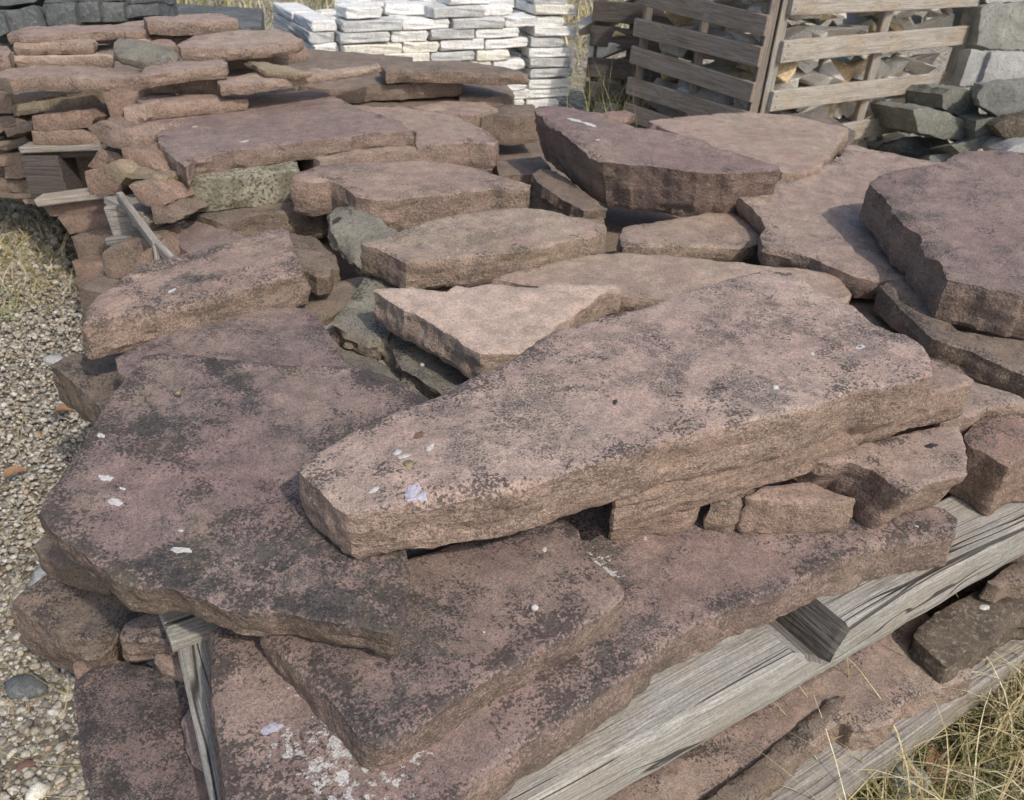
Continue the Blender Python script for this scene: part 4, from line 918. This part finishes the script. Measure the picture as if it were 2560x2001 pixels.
for k, (x, y, lift, rot, lab) in enumerate([(.12, .10, 0, .12, 'loose white brick on top of the wide stack at its left corner'), (.42, .16, 0, -.35, 'loose slanted white brick on top of the wide stack, second from the left'),
    (.62, .06, 0, .1, 'loose white brick on top of the wide stack, at the middle front'), (.86, .10, 0, .05, 'loose white brick on top of the wide stack, towards the right'), (.95, .26, 0, .3, 'loose white brick on top of the wide stack, right rear'),
    (.25, .36, 0, .5, 'loose white brick on top of the wide stack, left rear'), (.62, .38, 0, -.2, 'loose white brick on top of the wide stack, middle rear'), (.70, .10, .052, .15, 'highest loose white brick at the middle of the wide stack')]):
    put_brick(SA, us, vs2, x, y, .02 + .054 * 9.5 + lift, k % 3, lab, rot)
# third, lower stack at the left end, whose bricks show behind the rear pile
stack(Vector((-.985, 4.47, 0)), 124, .6, 9, 1, 'low stack')

# ---------------------------------------------------------------- grey stones at right, slate blocks at upper left
def gstone(pts, Y, yaw, depth, mat, label, lean=.15, **k):
    k.setdefault('rough', .006); k.setdefault('round_', .005)
    return slab('C', pts, t=depth, front=(Y, yaw, lean), mat=mat, label=label, name='stone_block', cat='stone block', group='grey stones at the right', und=.008, wob=.005, **k)
gstone([(1940, 45), (2000, 22), (2300, 5), (2300, 310), (2000, 292), (1895, 272)], 4.75, 8, .4, 'quartzite', 'large grey-green boulder block at the top right edge, beside the crate')
gstone([(1940, -40), (2300, -60), (2300, 10), (1960, 22)], 4.8, 8, .4, 'palestone', 'pale block at the top right corner above the large grey-green block')
gstone([(1865, 300), (1985, 318), (1915, 525), (1795, 520)], 4.62, 0, .12, 'palestone', 'pale flat upright slab leaning beside the crate, left of two', .25)
gstone([(1992, 318), (2200, 318), (2300, 470), (2080, 480), (1960, 520), (1920, 525)], 4.58, 0, .12, 'palestone', 'pale flat upright slab under the large grey-green block, right of two', .25)
gstone([(1895, 575), (1940, 520), (2090, 508), (2320, 470), (2320, 690), (2070, 730), (2000, 690), (1915, 640)], 4.1, -18, .3, 'quartzite', 'rough grey-green boulder with a brown broken face at the right edge')
gstone([(1690, 575), (1725, 535), (1890, 555), (1905, 720), (1800, 715), (1690, 660)], 4.3, 14, .3, 'mossy', 'upper of two dark mossy blocks near the crate foot')
gstone([(1520, 672), (1600, 655), (1720, 690), (1895, 745), (1905, 858), (1700, 842), (1540, 800)], 4.18, 14, .35, 'mossy', 'lower of two dark mossy blocks near the crate foot')
gstone([(2000, 765), (2100, 715), (2320, 670), (2320, 830), (2080, 852)], 3.95, -10, .3, 'brown_stone', 'brown-faced rock at the right edge, under the rough boulder')
gstone([(1890, 730), (2010, 710), (2100, 800), (2060, 910), (1890, 900)], 4.1, 0, .3, 'mossy', 'shadowed rock between mossy blocks and brown-faced rock')
gstone([(1395, 862), (1450, 832), (1700, 826), (1745, 880), (1700, 948), (1550, 948), (1440, 922)], 4.35, 10, .2, 'slate', 'low layered slate stone on the ground before the crate', .5)
gstone([(2075, 925), (2140, 872), (2320, 840), (2320, 990), (2100, 980)], 3.8, -5, .3, 'palestone', 'pale layered stone at the right edge behind the tilted purple slab')
gstone([(1590, 950), (1690, 932), (1790, 900), (1830, 930), (1720, 975), (1620, 975)], 4.1, 5, .2, 'slate', 'small dark slate piece behind the tilted purple slab', .5)
gstone([(1740, 880), (1860, 860), (1960, 820), (2010, 860), (1900, 915), (1800, 930)], 4.05, 5, .25, 'mossy', 'brownish stone lying just left of the brown-faced rock', .4)

def sstone(pts, Y, label, depth=.3, yaw=5):
    return slab('A', pts, t=depth, front=(Y, yaw, .18), mat='slate', label=label, name='slate_block', cat='stone block', group='dark slate blocks', rough=.005, round_=.005, und=.006)
for pts, Y, lab in [([(20, 72), (190, 32), (258, 160), (64, 195)], 3.75, 'dark slate block leaning at the top left, largest of the row'),
    ([(262, 28), (450, 12), (470, 152), (288, 158)], 3.8, 'grey-green slate block in the dark row, second from the left'), ([(472, 15), (592, 8), (606, 134), (482, 142)], 3.85, 'narrow dark slate block, third from the left in the row'),
    ([(602, 15), (745, 10), (752, 128), (616, 134)], 3.9, 'dark slate block, fourth from the left in the row'), ([(755, 34), (955, 12), (965, 92), (752, 112)], 3.95, 'wide dark slate block at the right end of the row'),
    ([(-90, 95), (12, 85), (52, 195), (-90, 260)], 3.7, 'dark slate block cut by the left frame edge'), ([(-90, -40), (280, -40), (200, 18), (-90, 45)], 3.85, 'long dark slate slab lying on the leaning blocks, left'),
    ([(300, -40), (740, -50), (740, 5), (260, 18)], 3.9, 'long dark slate slab lying on the blocks, middle'), ([(758, -60), (945, -60), (952, 8), (758, 28)], 3.95, 'dark slate slab lying on the right end of the row')]:
    sstone(pts, Y, lab)
slab('W', [(-2.4, 3.9), (-1.25, 4.15), (-1.4, 4.7), (-2.5, 4.5)], .50, .5, label='big dark slate base block behind the leaning row', mat='slate', name='slate_block', cat='stone block', group='dark slate blocks', res=.03)

# ---------------------------------------------------------------- gravel, grass, litter
def inside_poly(p, poly):
    x, y = p[:, 0], p[:, 1]; c = np.zeros(len(p), bool); j = len(poly) - 1
    for i in range(len(poly)):
        xi, yi = poly[i]; xj, yj = poly[j]
        c ^= ((yi > y) != (yj > y)) & (x < (xj - xi) * (y - yi) / (yj - yi + 1e-12) + xi); j = i
    return c
PILE = [(.15, .66), (1.6, 1.48), (1.3, 3.2), (-.3, 3.6), (-1.7, 3.5), (-1.62, 2.8), (-.78, 1.45), (-.62, .85), (-.35, .45)]
ICO_V = None
def ico():
    bm = bmesh.new(); bmesh.ops.create_icosphere(bm, subdivisions=1, radius=1)
    v = np.array([x.co[:] for x in bm.verts]); bm.verts.ensure_lookup_table()
    f = np.array([[q.index for q in fc.verts] for fc in bm.faces]); bm.free(); return v, f
def ico2():
    bm = bmesh.new(); bmesh.ops.create_icosphere(bm, subdivisions=2, radius=1)
    v = np.array([x.co[:] for x in bm.verts]); f = np.array([[q.index for q in fc.verts] for fc in bm.faces]); bm.free(); return v, f
def big_mesh(name, V, F, mat, colors=None):
    me = bpy.data.meshes.new(name); nv, nf = len(V), len(F); k = F.shape[1]
    me.vertices.add(nv); me.vertices.foreach_set('co', V.astype(np.float32).ravel())
    me.loops.add(nf * k); me.loops.foreach_set('vertex_index', F.astype(np.int32).ravel())
    me.polygons.add(nf); me.polygons.foreach_set('loop_start', np.arange(0, nf * k, k, dtype=np.int32))
    me.update(calc_edges=True); me.validate()
    if colors is not None:
        at = me.attributes.new('shade', 'FLOAT_COLOR', 'POINT'); at.data.foreach_set('color', np.c_[colors, np.ones(nv)].astype(np.float32).ravel())
    me.materials.append(M[mat])
    if mat != 'pebble': me.shade_smooth()
    return link(bpy.data.objects.new(name, me))
PAL = np.array([(.46, .43, .36), (.34, .31, .25), (.56, .53, .46), (.22, .20, .17), (.40, .33, .23), (.30, .28, .24), (.62, .60, .55), (.15, .145, .135), (.42, .30, .20), (.50, .45, .34)])
def gravel(region, dens, smin, smax, seed, name, label, fine=True):
    rng = np.random.default_rng(seed); (x0, x1), (y0, y1) = region
    n = int((x1 - x0) * (y1 - y0) * dens); p = np.c_[rng.uniform(x0, x1, n), rng.uniform(y0, y1, n)]
    p = p[~inside_poly(p, PILE)]; n = len(p)
    v, f = ico(); s = smin + (smax - smin) * rng.power(.45, n) ** 1.6 if False else smin * (smax / smin) ** (rng.random(n) ** 1.7)
    ax = rng.uniform(.6, 1.25, (n, 3)); ax[:, 2] *= .62
    ang = rng.uniform(0, 6.28, n); ca, sa = np.cos(ang), np.sin(ang)
    q = v[None] * (1 + rng.uniform(-.24, .24, (n, len(v), 1))) * ax[:, None, :] * s[:, None, None]
    tl = rng.normal(0, .35, n); q2 = q.copy(); q2[:, :, 1] = q[:, :, 1] * np.cos(tl)[:, None] - q[:, :, 2] * np.sin(tl)[:, None]; q2[:, :, 2] = q[:, :, 1] * np.sin(tl)[:, None] + q[:, :, 2] * np.cos(tl)[:, None]
    V = np.stack([q2[:, :, 0] * ca[:, None] - q2[:, :, 1] * sa[:, None] + p[:, :1], q2[:, :, 0] * sa[:, None] + q2[:, :, 1] * ca[:, None] + p[:, 1:2], q2[:, :, 2] + (s * .25)[:, None] + rng.uniform(-.003, .006, (n, 1))], 2)
    F = (f[None] + (np.arange(n) * len(v))[:, None, None]).reshape(-1, 3)
    c = PAL[rng.choice(len(PAL), n, p=[.16, .14, .12, .11, .08, .14, .09, .06, .03, .07])] * rng.uniform(.85, 1.25, (n, 1))
    c = c * .72 + np.array((.36, .33, .27)) * .28
    C = np.repeat(c, len(v), 0)
    o = big_mesh(name, V.reshape(-1, 3), F, 'pebble', C); o['kind'] = 'stuff'; o['label'] = label; o['category'] = 'gravel'
gravel(((-2.3, -.15), (.2, 2.4)), 15000, .0026, .0095, 1, 'gravel', 'loose pale gravel on the ground left of the pile')
gravel(((-3.0, -1.0), (2.4, 4.0)), 4500, .006, .018, 2, 'gravel', 'gravel further back on the left, before the rear pile')
gravel(((.0, 1.7), (.35, 1.75)), 5000, .004, .016, 3, 'gravel', 'gravel under the dry grass at lower right')

def blades(pts, lo, hi, bend, width, cols, seed, name, label, flat=.5, dirs=None, dspread=.9):
    rng = np.random.default_rng(seed); n = len(pts); S = 6
    L = rng.uniform(lo, hi, n); az = rng.uniform(0, 6.28, n) if dirs is None else dirs + rng.normal(0, dspread, n)
    el0 = np.clip(rng.normal(1.1 - flat, .35, n), .12, 1.5); bd = rng.uniform(.4, 1.3, n) * bend
    pos = np.c_[pts, np.full(n, .0)]; V = []; side = np.c_[-np.sin(az), np.cos(az), np.zeros(n)]
    el = el0.copy(); cur = pos.copy(); az2 = az.copy(); tw = rng.normal(0, .18, n)
    for k in range(S + 1):
        w = width * (1 - .85 * (k / S) ** 1.5) * rng.uniform(.8, 1.2, n)
        V.append(cur + side * w[:, None] * .5); V.append(cur - side * w[:, None] * .5)
        stp = (L / S)[:, None] * np.c_[np.cos(el) * np.cos(az2), np.cos(el) * np.sin(az2), np.sin(el)]
        cur = cur + stp; cur[:, 2] = np.maximum(cur[:, 2], .004); el = el - bd / S; az2 = az2 + tw
    V = np.stack(V, 1); base = (np.arange(n) * (2 * S + 2))[:, None]
    F = np.concatenate([np.stack([base[:, 0] + 2 * k, base[:, 0] + 2 * k + 1, base[:, 0] + 2 * k + 3, base[:, 0] + 2 * k + 2], 1) for k in range(S)])
    c = np.array(cols)[rng.integers(0, len(cols), n)] * rng.uniform(.75, 1.2, (n, 1)); C = np.repeat(c, 2 * S + 2, 0)
    o = big_mesh(name, V.reshape(-1, 3), F, 'grass', C); o['kind'] = 'stuff'; o['label'] = label; o['category'] = 'grass'
STRAW = [(.50, .41, .22), (.56, .48, .29), (.42, .34, .17), (.60, .54, .36), (.36, .30, .14)]
GREEN = [(.16, .19, .055), (.22, .24, .085), (.12, .155, .045)]
def scatter(region, n, seed, clumps=0, spread=.06, excl=True):
    rng = np.random.default_rng(seed); (x0, x1), (y0, y1) = region
    if clumps:
        c = np.c_[rng.uniform(x0, x1, clumps), rng.uniform(y0, y1, clumps)]; p = c[rng.integers(0, clumps, n)] + rng.normal(0, spread, (n, 2))
    else: p = np.c_[rng.uniform(x0, x1, n), rng.uniform(y0, y1, n)]
    return p[~inside_poly(p, PILE)] if excl else p
RB = ((.3, 1.6), (.62, 1.55))
blades(scatter(RB, 8000, 4, 90, .07), .10, .34, 1.4, .0030, STRAW, 5, 'dry_grass', 'long dry straw-coloured grass at lower right', .35)
blades(scatter(RB, 9000, 6, 48, .08), .05, .14, .9, .003, GREEN, 7, 'green_grass', 'short green grass among the straw at lower right', .2)
blades(scatter(((-2.0, -.4), (.4, 2.4)), 900, 8, 45, .12), .08, .24, .9, .0018, STRAW, 9, 'dry_grass', 'thin dry grass stems lying over the gravel at left', .85)
blades(scatter(((-2.7, -1.35), (2.35, 3.5)), 4200, 10, 60, .12), .05, .16, 1.0, .003, STRAW, 11, 'dry_grass', 'dry grass tufts before the rear pile at left', .5)
blades(scatter(((-2.3, -1.5), (2.2, 3.0)), 900, 12, 9, .07), .04, .10, .9, .004, [(.20, .25, .06), (.26, .30, .09)], 13, 'green_grass', 'bright green grass tufts at left before the rear pile', .2)
blades(scatter(((.05, .75), (4.35, 4.9)), 260, 14, 10, .08, False), .15, .5, .8, .004, [(.34, .32, .14), (.46, .40, .22), (.28, .30, .10)], 15, 'dry_grass', 'tall thin grass between white bricks and crates', .05)
blades(scatter(((-3.5, 1.2), (6.0, 11)), 7000, 16, 70, .35, False), .08, .25, .9, .010, STRAW + GREEN, 17, 'dry_grass', 'far patches of dry grass beyond the stacks', .3)
blades(scatter(((.5, 1.5), (.75, 1.3)), 60, 18), .22, .42, .7, .0022, [(.58, .47, .25), (.64, .56, .34)], 19, 'dry_grass', 'few long bent straw stalks at lower right', .3)

blades(scatter(RB, 7000, 24, 120, .06), .04, .13, .7, .0042, [(.36, .30, .17), (.44, .37, .21), (.28, .23, .13), (.22, .18, .10)], 25, 'dry_grass', 'matted dead grass thatch under the straw at lower right', .85)
def pebble_thing(tile, x, y, r, mat, name, label, cat, flat=.6, seed=0, z=None):
    v, f = ico2(); rng = np.random.default_rng(seed); p = at_z(tile, x, y, r * .3 if z is None else z)
    o3 = rng.uniform(-9, 9, 3); d = 1 + .30 * fbm(v * 1.4 + o3, seed, 3)
    q = v * d[:, None] * r * np.array([1.15, .9, flat])
    me = bpy.data.meshes.new(name); me.from_pydata(q.tolist(), [], f.tolist()); me.update(); me.materials.append(M[mat]); me.shade_smooth()
    o = link(bpy.data.objects.new(name, me)); o.location = p; o.rotation_euler = (0, 0, seed); return tag(o, label, cat)
pebble_thing('I', 1470, 1620, .038, 'palestone', 'rock', 'pale rounded rock in the grass at the bottom right', 'rock', .7, 1)
pebble_thing('I', 1460, 1440, .022, 'greysplit', 'rock', 'small grey rock above the pale rounded rock in the grass', 'rock', .7, 2)
pebble_thing('I', 975, 1650, .026, 'greysplit', 'rock', 'grey rock beside the bottom pallet at lower right', 'rock', .6, 3)
pebble_thing('I', 1230, 1490, .02, 'palestone', 'rock', 'small pale rock in the straw, left of the grey rock', 'rock', .6, 4)
pebble_thing('G', 275, 340, .030, 'palestone', 'rock', 'pale stone on the gravel beside the big lower-left slab', 'rock', .6, 5)
pebble_thing('G', 150, 1005, .030, 'slate', 'rock', 'flat dark stone on the gravel at lower left', 'rock', .35, 6)
pebble_thing('G', 158, 1495, .012, 'rust', 'rock', 'reddish brick chip on the gravel at the lower left', 'rock', .4, 7)
pebble_thing('G', 230, 1650, .016, 'brick3', 'rock', 'cream pebble at the bottom left corner', 'rock', .7, 8)
pebble_thing('D', 330, 605, .018, 'palestone', 'rock', 'bright white stone by the mossy brown stone at left', 'rock', .6, 9, .30)
def leaf(tile, x, y, L, ang, label, z=.02):
    p = at_z(tile, x, y, z); n = 8; v = []; f = []
    for i in range(n + 1):
        s = i / n; w = L * .24 * math.sin(math.pi * s ** .8) + .0006
        v += [(L * (s - .5), w, .006 * math.sin(s * 3) + w * .35), (L * (s - .5), 0, .006 * math.sin(s * 3)), (L * (s - .5), -w, .006 * math.sin(s * 3) + w * .35)]
    for i in range(n):
        a = i * 3; f += [(a, a + 1, a + 4, a + 3), (a + 1, a + 2, a + 5, a + 4)]
    o = mesh_obj('dead_leaf', v, f, M['leaf'], None, True); o.location = p; o.rotation_euler = (.2, -.1, ang); tag(o, label, 'leaf', 'fallen dead leaves')
leaf('I', 1630, 1490, .07, 1.2, 'orange dead leaf in the straw at the lower right')
leaf('I', 1150, 1590, .045, 1.0, 'brown dead leaf between bottom pallet and pale rock')
leaf('I', 1370, 1600, .06, 2.0, 'rusty dead leaf just left of the pale rounded rock')
leaf('I', 1550, 1350, .04, .2, 'small orange leaf fragment high in the straw')
leaf('D', 90, 1295, .05, .5, 'orange dead leaf on the gravel at the left edge')
leaf('D', 390, 915, .05, .1, 'orange leaf on the gravel beside the dry stems')

# ---------------------------------------------------------------- crusts, droppings, shells on the slabs
for args in [(bench, 'E', 475, 1305, .007, 1.6, .4), (bench, 'E', 515, 1332, .007, 1.7, -.4), (bench, 'E', 670, 1275, .006, 2.2, .5), (bench, 'E', 330, 1525, .0055, 1.8, 0), (bench, 'F', 897, 705, .006, 1.4, .3),
             (P2, 'D', 615, 1070, .006, 1.8, .2), (P2, 'D', 642, 1320, .009, 1.5, .5), (P2, 'D', 700, 1472, .009, 1.6, .5), (P2, 'D', 745, 1390, .004, 1.4, .3), (P2, 'G', 1092, 175, .008, 2.2, .9), (P2, 'G', 1095, 60, .004, 1.2, 0),
             (M5, 'A', 1182, 768, .010, 1.4, 0), (M5, 'A', 1485, 862, .010, 1.7, 0), (M10, 'B', 1545, 740, .018, 1.8, -.4), (M10, 'B', 1630, 768, .016, 2.0, -.4), (M10, 'B', 1685, 862, .008, 1, 0), (M15, 'D', 1042, 183, .009, 1.6, .1),
             (LT3, 'I', 1945, 530, .010, 1.6, -.5), (P1, 'H', 995, 678, .0025, 1, 0), (P1, 'H', 1362, 190, .005, 1, 0)]:
    blotch(args[0], args[1], args[2], args[3], args[4], 'chalk', 'bird_dropping', args[5], args[6])
blotch(bench, 'F', 1187, 653, .009, 'chalk', 'bird_dropping', 1.4, -.3, .45)
blotch(bench, 'E', 560, 1540, .014, 'lilac', 'lilac_stain', 1.3, .3, 0, 1); blotch(bench, 'E', 590, 1575, .011, 'lilac', 'lilac_stain', 1.5, .2, 0, 2)
blotch(P0, 'G', 1650, 1260, .012, 'lilac', 'lilac_stain', 1.3, .4, 0, 3)
blotch(bench, 'E', 600, 1195, .009, 'rust', 'rust_stain', 1.5, .2); blotch(P4, 'F', 1615, 1262, .008, 'black', 'dark_pit', 2.2, -.1); blotch(bench, 'E', 1790, 985, .0055, 'black', 'dark_pit', 1.5, .3)
blotch(M20, 'B', 100, 1340, .018, 'black', 'black_crust', .8, .2, 0, 4)
def shell(par, tile, x, y, r, mat, label):
    c, nrm, e1, e2, t = o_info[par.name]; p = on_plane(ray(tile, x, y), c, nrm)
    r = r * .75; v, f = ico2(); q = v * r * np.array([1.05, .95, .8]); ang = np.arctan2(v[:, 1], v[:, 0]); q *= (1 + .06 * np.sin(ang * 3 + v[:, 2] * 5))[:, None]
    me = bpy.data.meshes.new('snail_shell'); me.from_pydata(q.tolist(), [], f.tolist()); me.update(); me.shade_smooth(); me.materials.append(M[mat])
    o = link(bpy.data.objects.new('snail_shell', me)); o.location = tuple(p + nrm * r * .7); tag(o, label, 'shell')
shell(bench, 'E', 540, 1382, .0085, 'shell', 'tiny dark snail shell near the left end of the long slab')
shell(bench, 'F', 672, 910, .0060, 'chalk', 'tiny pale snail shell on the right half of the long slab')
shell(M19, 'E', 620, 768, .006, 'chalk', 'tiny pale snail shell on the grey-brown rock')
shell(P2, 'D', 1080, 820, .006, 'shell', 'tiny brown snail shell on the broad dark slab')
shell(P1, 'H', 1300, 545, .006, 'chalk', 'tiny pale shell fragment on the flat pink slab')
